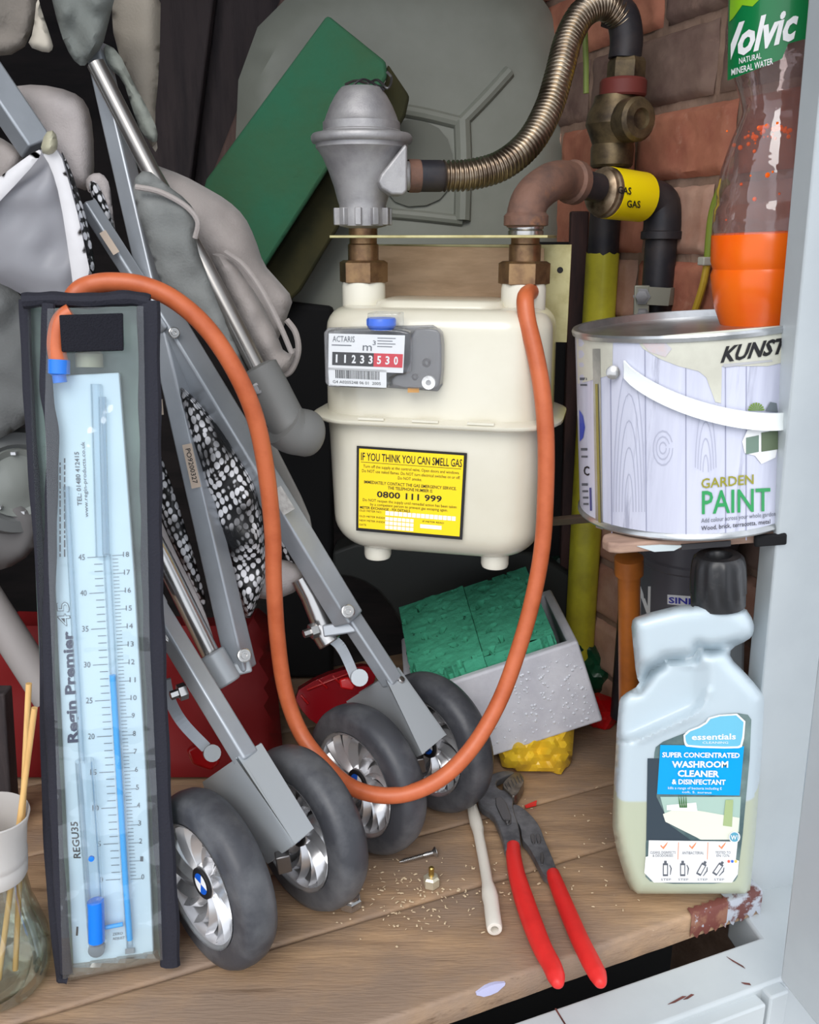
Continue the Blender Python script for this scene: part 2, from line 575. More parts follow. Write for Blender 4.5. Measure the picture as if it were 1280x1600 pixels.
m_poly = mat('polystyrene', (206, 206, 212), 0.6, rgb2=(186, 186, 194), nscale=18, bump=.25, bscale=150)
m_bead = mat('water_drop', (225, 228, 235), 0.08, trans=.3, spec=.9)
m_yelbag = mat('yellow_bag', (232, 192, 50), 0.3, rgb2=(206, 164, 44), nscale=20)
m_redgrip = mat('red_dipped_grip', (226, 48, 44), 0.45, rgb2=(206, 40, 38), nscale=25)
m_plier = mat('forged_steel', (128, 128, 131), 0.45, .6, rgb2=(96, 96, 100), nscale=60)
m_moulded = mat('grey_moulded_plastic', (146, 148, 138), 0.5, rgb2=(124, 127, 116), nscale=5, nfac=(.3, .7))
# ------------------------------------------------------------------ the setting
def flat(name, pts, vec, mt, bevel=0):
    m = MB(); m.prism(pts, vec, mt)
    return struct(m.build(name, bevel=bevel))

flat('floor', [(-3, -2.5, -0.75), (3, -2.5, -0.75), (3, 1.6, -0.75), (-3, 1.6, -0.75)], (0, 0, -0.05),
     mat('paving', (150, 148, 144), 0.9, rgb2=(130, 128, 124), nscale=6))
flat('ceiling', [(-0.95, 0.30, 1.28), (0.60, 0.62, 1.28), (0.60, 1.70, 1.28), (-0.95, 1.70, 1.28)], (0, 0, 0.03), m_dark)
flat('wall_back', [(-0.95, 1.5, -0.7), (0.6, 1.5, -0.7), (0.6, 1.5, 1.28), (-0.95, 1.5, 1.28)], (0, 0.04, 0), m_dark)
flat('wall_left', [(-0.72, 0.42, -0.7), (-0.92, 1.5, -0.7), (-0.92, 1.5, 1.28), (-0.72, 0.42, 1.28)], (-0.04, 0, 0), m_dark)

# brick wall: bed of mortar with single bricks standing proud of it
W0 = Vector((0.286, 0.978, 0)); WD = Vector((-0.375, 0.927, 0)).normalized(); WN = Vector((-0.927, -0.375, 0)).normalized()
mb = MB()
s0, s1 = -0.25, 0.58
def wp(s, z, o): return W0 + WD * s + Vector((0, 0, z)) + WN * o
nx, nz = 60, 70
vs = []; fs = []
for j in range(nz + 1):
    for i in range(nx + 1):
        s = s0 + (s1 - s0) * i / nx; z = -0.7 + 1.98 * j / nz
        vs.append(wp(s, z, -0.003 + 0.003 * noise.noise(Vector((s * 40, z * 40, 0)))))
for j in range(nz):
    for i in range(nx):
        a = j * (nx + 1) + i; fs.append((a, a + 1, a + nx + 2, a + nx + 1))
mb.add(vs, fs, m_mort)
mb.prism([wp(s0, -0.7, -0.006), wp(s1, -0.7, -0.006), wp(s1, 1.28, -0.006), wp(s0, 1.28, -0.006)], -WN * 0.05, m_mort)
rnd = random.Random(3)
row = 0
z = 0.64 - 0.075 * 10
joints = {9: -0.043, 10: -0.066, 11: -0.030, 12: -0.10, 8: -0.085}
while z < 1.0:
    off = joints.get(row, (-0.043 if row % 2 else 0.02))
    s = off - 0.45 if row in (9, 11) else off - .48
    while s < s1:
        L = 0.1125 if row in (9,) else (0.225 if row % 2 else 0.16)
        a, b = max(s + 0.004, s0), min(s + L - 0.004, s1)
        if b > a + 0.01:
            mt = rnd.choice([m_brick, m_brick, m_brick2, m_brick3])
            if row == 11 and a < 0.1: mt = m_brick2
            if row == 10 and a < 0.15: mt = m_brick
            if row == 9: mt = m_brick3 if a < -0.0 else m_brick
            if row < 8: mt = rnd.choice([m_brick2, m_brick3, m_brick3])
            j = lambda: rnd.uniform(-0.0022, 0.0022)
            zz0, zz1 = z + 0.004, z + 0.071
            d = 0.0045 + rnd.uniform(-0.002, 0.002)
            NX, NZ = 22, 12
            g = []
            for q in range(NZ + 1):
                for p in range(NX + 1):
                    fx, fz = p / NX, q / NZ
                    ss = a + (b - a) * fx; z3 = zz0 + (zz1 - zz0) * fz
                    e = min(fx * (b - a), (1 - fx) * (b - a), fz * 0.062, (1 - fz) * 0.062)
                    o = d * min(1, (e / 0.005)) if e < 0.005 else d
                    if e < 1e-9: o = -0.002
                    nn = noise.noise(Vector((ss * 60, z3 * 60, row)))
                    ss += 0.0008 * noise.noise(Vector((z3 * 90, row, 0)))
                    z3 += 0.0010 * noise.noise(Vector((ss * 90, row * 3.1, 5 * (q > 2))))
                    g.append(wp(ss, z3, o + 0.0022 * nn))
            ff = []
            for q in range(NZ):
                for p in range(NX):
                    k = q * (NX + 1) + p; ff.append((k, k + 1, k + NX + 2, k + NX + 1))
            mb.add(g, ff, mt)
        s += L
    z += 0.075; row += 1
wall = struct(mb.build('wall_right', sharp=60), 'red and brown brick wall with pale rough mortar')

# shelf planks, running across the cupboard at the front edge's angle
ED = Vector((math.cos(R(22.6)), math.sin(R(22.6)), 0)); EN = Vector((-ED.y, ED.x, 0))
C0 = Vector((0.327, 0.699, 0))
def plank(d0, d1, x0, x1, name_label, right=None, dz=0.0, seed=0):
    m = MB(); n = 60
    vs = []; fs = []
    prof = [(0, -0.026), (0, -0.003), (0.0012, -0.0008), (0.004, 0)]
    cross = [(d0 + a, b) for a, b in prof] + [(d0 + (d1 - d0) * k / 5, 0) for k in (1, 2, 3, 4)] + [(d1 - a, b) for a, b in reversed(prof)]
    for i in range(n + 1):
        s = x0 + (x1 - x0) * i / n
        for d, z in cross:
            w = 0.0012 * noise.noise(Vector((s * 12, d * 20, seed)))
            vs.append(C0 + ED * s + EN * (d + 0.0015 * noise.noise(Vector((s * 25, seed, 3))) * (1 if d < d0 + .01 else 0)) + Vector((0, 0, z + dz + (w if z > -0.02 else 0) - 0.0012)))
    c = len(cross)
    for i in range(n):
        for k in range(c):
            l = (k + 1) % c
            fs.append((i * c + k, i * c + l, (i + 1) * c + l, (i + 1) * c + k))
    fs.append(tuple(range(c))); fs.append(tuple(n * c + k for k in reversed(range(c))))
    m.add(vs, fs, m_wood)
    return m
m_wend = mat('flaking_paint_end', (176, 180, 188), 0.5, rgb2=(104, 60, 54), nscale=70, nfac=(.50, .60))
m_wend2 = mat('chipped_red_paint', (138, 96, 76), 0.6, rgb2=(112, 62, 54), nscale=50, nfac=(.45, .55))
add_layer(m_wend2, (176, 176, 184), 110, .60, .64)
pl = plank(0, 0.108, -1.10, 0.004, '')
root = thing('shelf_plank', 'front weathered shelf plank under the red pliers grips, with painted right-hand end', 'plank', C0 + Vector((-.5, -.1, -.026)), 'shelf planks')
pl.build('plank_body', root, sharp=50)
# flaking grey and red paint wrapped over the right-hand end of the front plank
pe = MB()
def skin(s_0, s_1, mt, topw):
    n = 14; vs = []; fs = []
    cr = [(topw, 0.0009), (0.0035, 0.0009), (0.0002, -0.0008), (-0.0011, -0.004), (-0.0012, -0.025)]
    for i in range(n + 1):
        s = s_0 + (s_1 - s_0) * i / n
        jj = 0.0015 * math.sin(i * 2.3)
        for q, (d, z) in enumerate(cr):
            vs.append(C0 + ED * s + EN * (d + (jj if q == 0 else 0)) + Vector((0, 0, z + (0.004 * math.sin(i * 1.7) if q == 4 else 0))))
    c = len(cr)
    for i in range(n):
        for k in range(c - 1):
            fs.append((i * c + k, i * c + k + 1, (i + 1) * c + k + 1, (i + 1) * c + k))
    pe.add(vs, fs, mt)
skin(-0.036, 0.0048, m_wend, 0.018)
skin(-0.078, -0.036, m_wend2, 0.006)
pe.build('flaking_paint', root, label='flaking grey and red paint on the plank end')
sp = MB()
Pb = PZ(770, 1552, -0.006)
fp = [Pb + ED * (0.013 * math.cos(a) * (1 + .2 * math.sin(3 * a))) + Vector((0, 0, 0.005 * math.sin(a))) - EN * 0.0012 for a in [k * math.pi / 6 for k in range(12)]]
fp = [C0 + ED * ((p - C0).dot(ED)) - EN * 0.0016 + Vector((0, 0, p.z)) for p in fp]
sp.prism(fp, EN * 0.003, mat('lilac_paint', (190, 190, 222), .4))
sp.build('paint_splash', root, label='pale lilac paint splash on the plank edge')
seq = [(0.110, 0.199, 'second shelf plank from the front edge, under the screw and the brass fitting'),
       (0.201, 0.320, 'third shelf plank from the front edge, under the yellow bag'),
       (0.322, 0.45, 'fourth shelf plank from the front edge, in shade under the polystyrene box'),
       (0.452, 0.60, 'rearmost dark shelf plank below the back wall')]
for i, (a, b, lab) in enumerate(seq):
    r_ = 0.060
    o = plank(a, b, -1.08 + a * .2, r_, '', seed=i + 1, dz=-0.0005 * i).build('shelf_plank', sharp=50)
    tag(o, lab, 'plank', 'shelf planks')

# door frame post on the right: leaning a little, inner edge seen
def vert(p0, p1, z): t = (z - p0[2]) / (p1[2] - p0[2]); return Vector(p0) * (1 - t) + Vector(p1) * t
jb0, jb1 = (0.3215, 0.722, 0.0), (0.2845, 0.668, 0.52)
m = MB()
zs = (-0.03, 1.25)
A = vert(jb0, jb1, zs[0]); B = vert(jb0, jb1, zs[1])
out = Vector((0.16, 0.045, 0)); dep = Vector((-0.004, 0.024, 0))
m.hexa([A, A + out, A + out + dep, A + dep, B, B + out, B + out + dep, B + dep], m_paintgrey)
struct(m.build('trim_1', bevel=0.0015), 'pale grey painted door post')

# front rail under the shelf edge, and the lower cupboard door face
def zpt(u, v, z): return PZ(u, v, z)
zr = -0.027
m = MB()
a = zpt(560, 1681, zr); b = zpt(1221, 1453, zr)
rd = (b - a).normalized(); rn = Vector((-rd.y, rd.x, 0))
fr = zpt(1187, 1543, zr)
wdt = (fr - a).dot(rn) * -1
print('rail width', wdt)
a = a - rd * 0.5; b = b + rd * 0.20
rail = [a, a - rn * wdt, b - rn * wdt, b, b + rn * 0.05, b - rd * 0.215 + rn * 0.05, b - rd * 0.225]
m.prism([p + Vector((0, 0, -0.045)) for p in rail], (0, 0, 0.045), m_paintgrey)
struct(m.build('trim_2', bevel=0.003, seg=3), 'pale grey painted rail below the shelf edge')
# chips and cracks in the rail's paint
for k, (u, v, l, w, an) in enumerate([(1058, 1563, .010, .0012, 4), (1076, 1558, .006, .0012, 6), (1150, 1504, .009, .0009, -70), (1166, 1537, .004, .0012, -40)]):
    c = zpt(u, v, zr + .0003); d = Vector((math.cos(R(22 + an)), math.sin(R(22 + an)), 0)); e = Vector((-d.y, d.x, 0))
    m = MB(); m.prism([c - d * l, c - d * l * .3 - e * w, c + d * l - e * w * .4, c + d * l * .7 + e * w, c - d * l * .2 + e * w * .5], (0, 0, 0.0004), m_chip)
    struct(m.build('trim_2_chip'), 'chip of red-brown old paint showing in the rail')
m = MB()
c0 = zpt(868, 1576, zr + .0003); c1 = zpt(884, 1602, zr + .0003); e = rd * 0.0007
m.prism([c0 - e, c0 + e, c1 + e, c1 - e], (0, 0, 0.0003), m_chip); struct(m.build('trim_2_joint'), 'dark joint line across the rail')
# lower doors
m = MB()
q0 = zpt(1187, 1541, zr) - rn * 0.001
def low(s_a, s_b, zt, zb, proud, mt=m_paintgrey):
    a = q0 + rd * s_a; b = q0 + rd * s_b
    f = -rn * proud
    p = [a + f, b + f, b + rn * 0.005, a + rn * 0.005]
    m.hexa([Vector((x.x, x.y, zb)) for x in p] + [Vector((x.x, x.y, zt)) for x in p], mt)
low(-0.75, -0.003, zr - 0.006, -0.6, 0.012)
struct(m.build('door_2', bevel=0.002), 'pale grey lower cupboard door')
m = MB(); low(0.002, 0.022, zr - 0.002, -0.6, 0.011); low(0.022, 0.25, zr - 0.004, -0.6, 0.006)
struct(m.build('trim_3', bevel=0.002), 'pale grey frame stile beside the lower door')
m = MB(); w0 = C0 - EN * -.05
m.prism([w0 - ED * 1.0 + Vector((0, 0, -.03)), w0 + ED * -.05 + Vector((0, 0, -.03)), w0 + ED * -.05 + Vector((0, 0, -.6)), w0 - ED * 1.0 + Vector((0, 0, -.6))], EN * .02, m_blk)  # black sheet added to keep the gap under the shelf dark
struct(m.build('shelf_gap_shade'), 'black sheet added for the dark gap under the shelf')
# open door on the far right, swung towards the camera
m = MB()
d0 = Vector((0.2985, 0.580, 0.014)); d1 = d0 + Vector((0.010, -0.043, 0)).normalized() * 0.42
lean = Vector((-0.042, -0.03, 1.0))
th = Vector((0.03, 0.006, 0))
m.hexa([d0, d1, d1 + th, d0 + th] + [p + lean * 1.15 for p in (d0, d1, d1 + th, d0 + th)], m_paintgrey)
struct(m.build('door_1', bevel=0.002), 'open grey painted door leaf at the right edge')

# ------------------------------------------------------------------ far background
# big moulded plastic panel leaning at the back
SB = Plane((0, 1.17, 0.6), (0.10, -1, 0.12))
out = [(380, -40), (800, -40), (848, -5), (872, 40), (884, 110), (884, 330), (872, 470), (820, 620), (430, 620), (360, 400)]
m = MB()
pp = round_poly(out, 2)
f0 = [SB.at(u, v) for u, v in pp]; f1 = [SB.at(u, v, -0.02) for u, v in pp]
rs = fill2d(pp, 26)
m.add([SB.at(x, y, -0.010 * (1 - min(1, sd_poly((x, y), pp) / 40)) ** 2 * 2.4) for x, y in rs[0]], rs[1], m_moulded)
m.add([SB.at(x, y, -0.04) for x, y in rs[0]], rs[1], m_moulded)
root = thing('plastic_panel', 'large grey-green moulded plastic panel with raised ribs at the back, behind the flexible pipe', 'panel', SB.at(640, 620))
m.build('shell', root, weld=False)
def rib(pts, r, nm='rib'):
    q = MB(); q.tube(catmull([SB.at(u, v, 0.0) for u, v in pts], 4), r, m_moulded, 10, flat=1.0)
    q.build(nm, root)
rib([(600, 168), (660, 178), (718, 192)], .008)
rib([(718, 195), (760, 152), (796, 112)], .008)
rib([(722, 190), (724, 260), (722, 345)], .011)
rib([(560, 330), (640, 336), (722, 345)], .007)
q = MB()
rp = round_poly([(596, 182), (706, 196), (708, 318), (596, 326)], 2)
q.prism([SB.at(u, v, 0.002) for u, v in rp], SB.n * .002, mat('recess_shade', (112, 114, 104), .6))  # darker grey plate paints the shade of a recess
q.build('recess_patch', root)

# dark leaning timbers at the back left
def timber(lab, c, y, th, mt, bevel=.003):
    m = MB(); pl_ = Plane((0, y, .7), (0, -1, 0.05))
    pts = [pl_.at(u, v) for u, v in c]
    m.prism(pts, -pl_.n * th, mt)
    o = m.build('timber_board', bevel=bevel)
    return tag(o, lab, 'board', 'timber boards leaning at the back')
mt1 = mat('dark_stained_timber', (70, 60, 60), 0.8, rgb2=(48, 42, 44), nscale=6, stretch=(8, 8, 1), bump=.4, bscale=60)
mt2 = mat('brown_timber', (116, 92, 84), 0.8, rgb2=(84, 68, 66), nscale=8, stretch=(8, 8, 1), bump=.4, bscale=60)
timber('dark stained board standing at the back, nearest the grey pushchair fabric', [(225, -40), (338, -40), (292, 330), (215, 330)], 1.30, .02, mt1)
timber('dark stained board standing at the back, between its dark neighbour and the brown batten', [(342, -40), (468, -40), (345, 320), (296, 330)], 1.33, .02, mt1)
timber('narrow brown batten leaning behind the green foam plank', [(452, -40), (502, -40), (338, 330), (312, 320)], 1.27, .02, mt2)

# green foam plank, diagonal
GP = Plane((-0.05, 1.06, 0.75), (0.12, -1, 0.0))
g = [(512, 22), (600, 92), (640, 148), (632, 182), (468, 470), (380, 560), (290, 420), (322, 280)]
m = MB()
face = [(512, 22), (604, 96), (606, 120), (400, 440), (340, 500), (285, 430), (322, 280)]
m.prism([GP.at(u, v) for u, v in face], -GP.n * 0.038, m_green2)
tag(m.build('green_foam_plank', bevel=.004), 'long slab of green foam leaning diagonally against the back, behind the regulator', 'foam')
m = MB()
side = [(606, 98), (641, 150), (634, 182), (470, 455), (402, 520), (400, 440), (606, 122)]
GP2 = Plane((-0.05, 1.102, 0.75), (0.12, -1, 0.0))
m.prism([GP2.at(u, v) for u, v in side], -GP2.n * 0.03, m_olive)  # separate strip stands in as the green slab's darker side face
tag(m.build('foam_slab_side', bevel=.004), 'dark olive side face of the green slab, built as a separate strip', 'foam')

# black sheet added for the dark void, and timber post, between meter and gas pipe
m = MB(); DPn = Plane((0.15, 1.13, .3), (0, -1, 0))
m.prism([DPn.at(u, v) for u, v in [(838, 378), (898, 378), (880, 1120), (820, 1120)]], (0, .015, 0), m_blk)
tag(m.build('void_sheet', bevel=.001), 'black sheet added for the dark void behind the right side of the gas meter', 'board')
m = MB()
m.prism([DPn.at(u, v, .016) for u, v in [(893, 330), (921, 330), (893, 1080), (870, 1080)]], (0, .014, 0), mat('dark_brown_timber', (74, 50, 46), .8, rgb2=(40, 32, 34), nscale=7, stretch=(6, 6, 1)))
tag(m.build('timber_post', bevel=.002), 'narrow dark brown timber post left of the yellow-sleeved pipe', 'post')
# brown batten low on the left edge
m = MB(); q = Plane((-.4, .78, .1), (0, -1, 0))
m.prism([q.at(u, v) for u, v in [(-40, 1085), (6, 1085), (20, 1300), (-40, 1300)]], (0, .02, 0), mt1)
tag(m.build('timber_batten', bevel=.002), 'brown timber batten at the left edge behind the glass jar', 'batten')
# black slab added to fill the dark space beside the meter, and a tub below
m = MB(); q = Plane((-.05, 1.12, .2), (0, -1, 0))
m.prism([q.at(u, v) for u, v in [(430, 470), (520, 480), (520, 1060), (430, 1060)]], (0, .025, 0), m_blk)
tag(m.build('dark_fill_slab', bevel=.006), 'tall black slab filling the dark space left of the gas meter', 'box')
m = MB(); q = Plane((0, 1.10, .2), (0, -1, 0.05))
m_dg = mat('dark_grey_plastic', (52, 54, 52), .5)
m.prism([q.at(u, v) for u, v in round_poly([(520, 850), (660, 850), (900, 870), (900, 1000), (640, 1000), (600, 930), (560, 905), (520, 900)], 1)], (0, .05, 0), m_dg)
tag(m.build('grey_tub', bevel=.004), 'dark grey plastic tub edge just below the meter feet', 'tub')
# ------------------------------------------------------------------ gas meter
MC = Vector((0.031, 0.862, 0)); MA = R(-13)
def ml(x, y, z=0.0):
    """meter's own coordinates -> world; front is -y"""
    return Vector((MC.x + x * math.cos(MA) - y * math.sin(MA), MC.y + x * math.sin(MA) + y * math.cos(MA), z))
MN = (ml(0, -1) - ml(0, 0)).normalized()
FY = -0.066
MF = Plane(ml(0, FY, .4), MN)
def rrect(hx, hy, r, n=8):
    out = []
    for cx, cy, a0 in ((hx - r, hy - r, 0), (-hx + r, hy - r, 90), (-hx + r, -hy + r, 180), (hx - r, -hy + r, 270)):
        for k in range(n + 1):
            a = R(a0 + 90 * k / n); out.append((cx + r * math.cos(a), cy + r * math.sin(a)))
    return out
def stack(mb, layers, mt, fx=ml, capt=True, capb=True):
    """layers: (z, hx, hy, r)"""
    vs = []; fs = []
    for z, hx, hy, r in layers:
        ring = rrect(hx, hy, r); n = len(ring)
        vs += [fx(x, y, z) for x, y in ring]
    for i in range(len(layers) - 1):
        for k in range(n):
            l = (k + 1) % n
            fs.append((i * n + k, i * n + l, (i + 1) * n + l, (i + 1) * n + k))
    if capb: fs.append(tuple(reversed(range(n))))
    if capt: fs.append(tuple((len(layers) - 1) * n + k for k in range(n)))
    mb.add(vs, fs, mt)
meter = thing('gas_meter', 'cream enamelled gas meter with digit counter window and yellow warning label, hanging from two pipes', 'gas meter', ml(0, 0, .30))
ZT, ZB, ZF = 0.527, 0.290, 0.4245
hx, hy = 0.1065, 0.066
m = MB()
lay = [(ZF + .002, hx, hy, .045)]
lay += [(ZF + .012, hx, hy, .045), (ZT - .022, hx - .001, hy - .001, .044)]
for k in range(1, 7):
    a = R(90 * k / 6); q = 0.020
    lay.append((ZT - .022 + q * math.sin(a), hx - .001 - q * (1 - math.cos(a)), hy - .001 - q * (1 - math.cos(a)), .044 - .7 * q * (1 - math.cos(a))))
stack(m, lay, m_cream, capb=False)
stack(m, [(ZT - .004, .06, .040, .02), (ZT + .002, .058, .038, .02), (ZT + .004, .052, .034, .018)], m_cream)
m.build('upper_case', meter, sharp=60)
m = MB(); q = 0.034; lay = []
for k in range(0, 9):
    a = R(90 * (1 - k / 8))
    lay.append((ZB + q * (1 - math.sin(a)), hx - .004 - q * (1 - math.cos(a)), hy - .003 - q * (1 - math.cos(a)), .042 - .75 * q * (1 - math.cos(a))))
lay += [(ZF - .02, hx - .001, hy - .001, .045), (ZF - .002, hx, hy, .045)]
stack(m, lay, m_cream, capt=False)
m.build('lower_case', meter, sharp=60)
m = MB()
stack(m, [(ZF - .0035, hx + .0, hy, .045), (ZF - .003, hx + .009, hy + .009, .05), (ZF - .001, hx + .012, hy + .012, .052), (ZF + .0015, hx + .012, hy + .012, .052),
          (ZF + .003, hx + .009, hy + .009, .05), (ZF + .0045, hx, hy, .045)], m_cream, capt=False, capb=False)
for x in (-.05, .0, .05):
    m.bar(ml(x - .012, -hy - .009, ZF + .004), ml(x + .012, -hy - .009, ZF + .004), .004, .002, m_cream, face=(0, 0, 1))
m.build('seam_flange', meter, sharp=60)
for u_, x in (('l', -.058), ('r', .060)):
    m = MB(); c = ml(x, -.028, 0)
    m.lathe([(.0135, ZB + .006), (.0135, ZB - .008), (.0125, ZB - .011), (.0095, ZB - .012), (.0085, ZB - .010), (0, ZB - .010)], m_creamb, (c.x, c.y, 0), n=24)
    m.build('foot', meter)
XL, XR = -0.0765, 0.0755
SPY = 0.0
for x in (XL, XR):
    c = ml(x, SPY, 0)
    m = MB()
    m.lathe([(.0205, ZT - .014), (.0205, ZT + .014), (.0195, ZT + .0185), (.014, ZT + .0185)], m_creamb, (c.x, c.y, 0), n=28)
    m.build('spigot', meter)
    m = MB()
    m.lathe([(.0185, ZT + .0165), (.0235, ZT + .0185), (.0235, ZT + .036), (.020, ZT + .038), (.0145, ZT + .038)], m_brass, (c.x, c.y, 0), n=6, ph=R(12))
    m.build('union_nut', meter, sharp=20, label='brown hexagonal brass nut')
    m = MB()
    m.lathe([(.0145, ZT + .036), (.0145, ZT + .052), (.0130, ZT + .053), (.0130, ZT + .058)], m_brass, (c.x, c.y, 0), n=24)
    m.build('pipe_stub', meter)
# counter window
cw = m_cw = clear('index_window', (246, 247, 248), .09, .08)
m_smoke = mat('index_case', (146, 146, 148), .18, trans=.0, alpha=.55, coat=.5)
m = MB()
q = Plane(ml(0, FY, .4), MN)
bx = [(506, 520), (512, 512), (676, 508), (688, 516), (693, 530), (691, 602), (684, 612), (600, 606), (514, 605), (508, 598)]
def pr(poly, o0, o1, mt, mm=None, surf=q.at):
    mm = mm or m
    mm.prism([surf(u, v, o1) for u, v in poly], -(surf(*poly[0], o1) - surf(*poly[0], o0)), mt)
a_ = q.at(600, 560, 0)
def prp(poly, o0, o1, mt):
    n_ = len(poly)
    f = [q.at(u, v, o1) for u, v in poly]
    m.prism(f, -MN * (o1 - o0), mt)
prp(bx, 0.0, .004, m_smoke)
IDX = m.build('counter_unit', meter, bevel=.001, label='grey plastic base of the counter')
m = MB()
fcx = [(509, 524), (514, 514), (596, 513), (636, 517), (643, 524), (643, 578), (637, 585), (612, 586), (606, 606), (600, 609), (516, 604), (511, 598)]
q2 = Plane(ml(0, FY, .4), MN)
f = [q.at(u, v, .026) for u, v in round_poly(fcx, 1)]
m.prism(f, -MN * .021, m_cw)
f = [q.at(u, v, .020) for u, v in round_poly([(640, 514), (680, 513), (690, 524), (689, 600), (680, 609), (612, 606), (612, 588), (640, 584)], 1)]
m.prism(f, -MN * .016, m_smoke)
m.build('counter_cover', IDX, bevel=.0015, label='clear plastic cover over the counter')
m = MB()
Q = quad(q.at, (514, 521), (633, 524), (630, 583), (513, 578))
O = .0215
qrect(m, Q, 0, 0, 1, 1, m_white, O)
QB = quad(q.at, (513, 574), (604, 578), (604, 606), (514, 602))
qrect(m, QB, 0, 0, 1, 1, m_white, O)
qtext(m, Q, 'ACTARIS', .05, .34, .22, .06, m_inkg, O + .0004, bold=.0)
qtext(m, Q, 'm', .45, .57, .44, .22, m_inkg, O + .0004)
qtext(m, Q, '3', .58, .62, .28, .16, m_inkg, O + .0004)
for k in range(4): qrect(m, Q, .64, .08 + k * .075, .88 - .04 * (k % 2), .10 + k * .075, m_inkg, O + .0003)
qrect(m, Q, .04, .30, .30, .325, m_inkg, O + .0003)
m_dred = mat('digit_red', (214, 40, 56), .4)
qrect(m, Q, .05, .50, .60, .86, m_ink, O + .0004)
qrect(m, Q, .60, .50, .985, .86, m_dred, O + .0004)
for k, d in enumerate('11233530'):
    x0 = .085 + k * .112
    qtext(m, Q, d, x0 + (.012 if d == '1' else 0), x0 + (.035 if d == '1' else .055), .78, .57, m_white, O + .0008, bold=.03)
rb = random.Random(5); x = .12
while x < .88:
    w = rb.choice([.007, .012, .018]); qrect(m, QB, x, .12, x + w, .58, m_ink, O + .0004); x += w + rb.choice([.008, .012])
qtext(m, QB, 'G4 A0205248 06 01  2005', .07, .90, .86, .70, m_ink, O + .0004)
m.build('counter_plate', IDX, label='white counter plate with black and red digit windows and a barcode')
m = MB()
c = q.at(596, 504, .013)
m.lathe([(.010, -.006), (.013, -.002), (.013, .0025), (.012, .004), (0, .004)], mat('blue_seal', (40, 110, 235), .3), c, n=20)
m.build('blue_seal', IDX, label='bright blue seal plug on top of the counter')
m = MB(); f = [q.at(u, v, .026) for u, v in [(574, 489), (622, 490), (622, 514), (574, 514)]]
m.prism(f, -MN * .022, m_cw); m.build('seal_cover', IDX, bevel=.001, label='clear cover around the blue seal')
m = MB()
for (u, v, r_, mt) in [(671, 597, .006, m_white), (650, 588, .003, m_steeld), (668, 566, .004, m_steeld)]:
    m.lathe([(r_, 0), (r_, .004), (r_ * .4, .004), (r_ * .4, .002), (0, .002)], mt, q.at(u, v, .016), MN, 16)
m.box((0, 0, 0), (.010, .006, .004), mat('copper_tab', (200, 150, 90), .4, .4), Matrix.Translation(q.at(646, 609, .014)))
m.build('gear_works', IDX, label='small gear parts behind the smoky cover')
# warning label
m = MB()
q = MF; W = quad(q.at, (557.5, 696.5), (730, 708), (722.5, 843.5), (556.5, 829))
m_lab = mat('warning_yellow', (250, 214, 8), .35)
qrect(m, W, 0, 0, 1, 1, m_ink, .0008, 6, 4)
qrect(m, W, .022, .03, .972, .965, m_lab, .0011, 6, 4)
O = .0014
qtext(m, W, 'IF YOU THINK YOU CAN SMELL GAS', .04, .96, .165, .075, m_ink, O, .012)
qrect(m, W, .04, .185, .955, .19, m_ink, O)
qtext(m, W, 'Turn off the supply at the control valve. Open doors and windows.', .06, .94, .25, .215, m_ink, O)
qtext(m, W, 'Do NOT use naked flames. Do NOT turn electrical switches on or off.', .05, .95, .305, .27, m_ink, O)
qtext(m, W, 'Do NOT smoke.', .38, .60, .36, .325, m_ink, O)
qtext(m, W, 'IMMEDIATELY CONTACT THE GAS EMERGENCY SERVICE.', .07, .92, .435, .40, m_ink, O, .01)
qtext(m, W, 'THE TELEPHONE NUMBER IS', .29, .70, .485, .45, m_ink, O, .01)
qtext(m, W, '0800 111 999', .19, .79, .585, .515, m_ink, O, .022)
qtext(m, W, 'Do NOT reopen the supply until remedial action has been taken', .06, .93, .645, .612, m_ink, O)
qtext(m, W, 'by a competent person to prevent gas escaping again.', .13, .85, .69, .658, m_ink, O)
qtext(m, W, 'METER EXCHANGE - FIX DETAILS', .035, .50, .735, .705, m_ink, O, .012)
def cells(x0, x1, y0, y1, n):
    for k in range(n):
        w = (x1 - x0) / n
        qrect(m, W, x0 + k * w + .003, y0, x0 + (k + 1) * w - .003, y1, m_white, O)
cells(.27, .93, .74, .79, 16)
for r_ in range(3): cells(.27, .54, .81 + r_ * .05, .85 + r_ * .05, 7)
qrect(m, W, .60, .86, .80, .905, m_white, O)
for t_, yy in (('OLD METER NO.', .77), ('OLD METER INDEX', .835), ('NEW METER INDEX', .885), ('DATE', .935)):
    qtext(m, W, t_, .03, .03 + .016 * len(t_), yy, yy - .022, m_ink, O)
qtext(m, W, 'IF METER READ', .62, .82, .835, .815, m_ink, O)
m.build('warning_label', meter, weld=False, label='yellow gas warning label with black border')

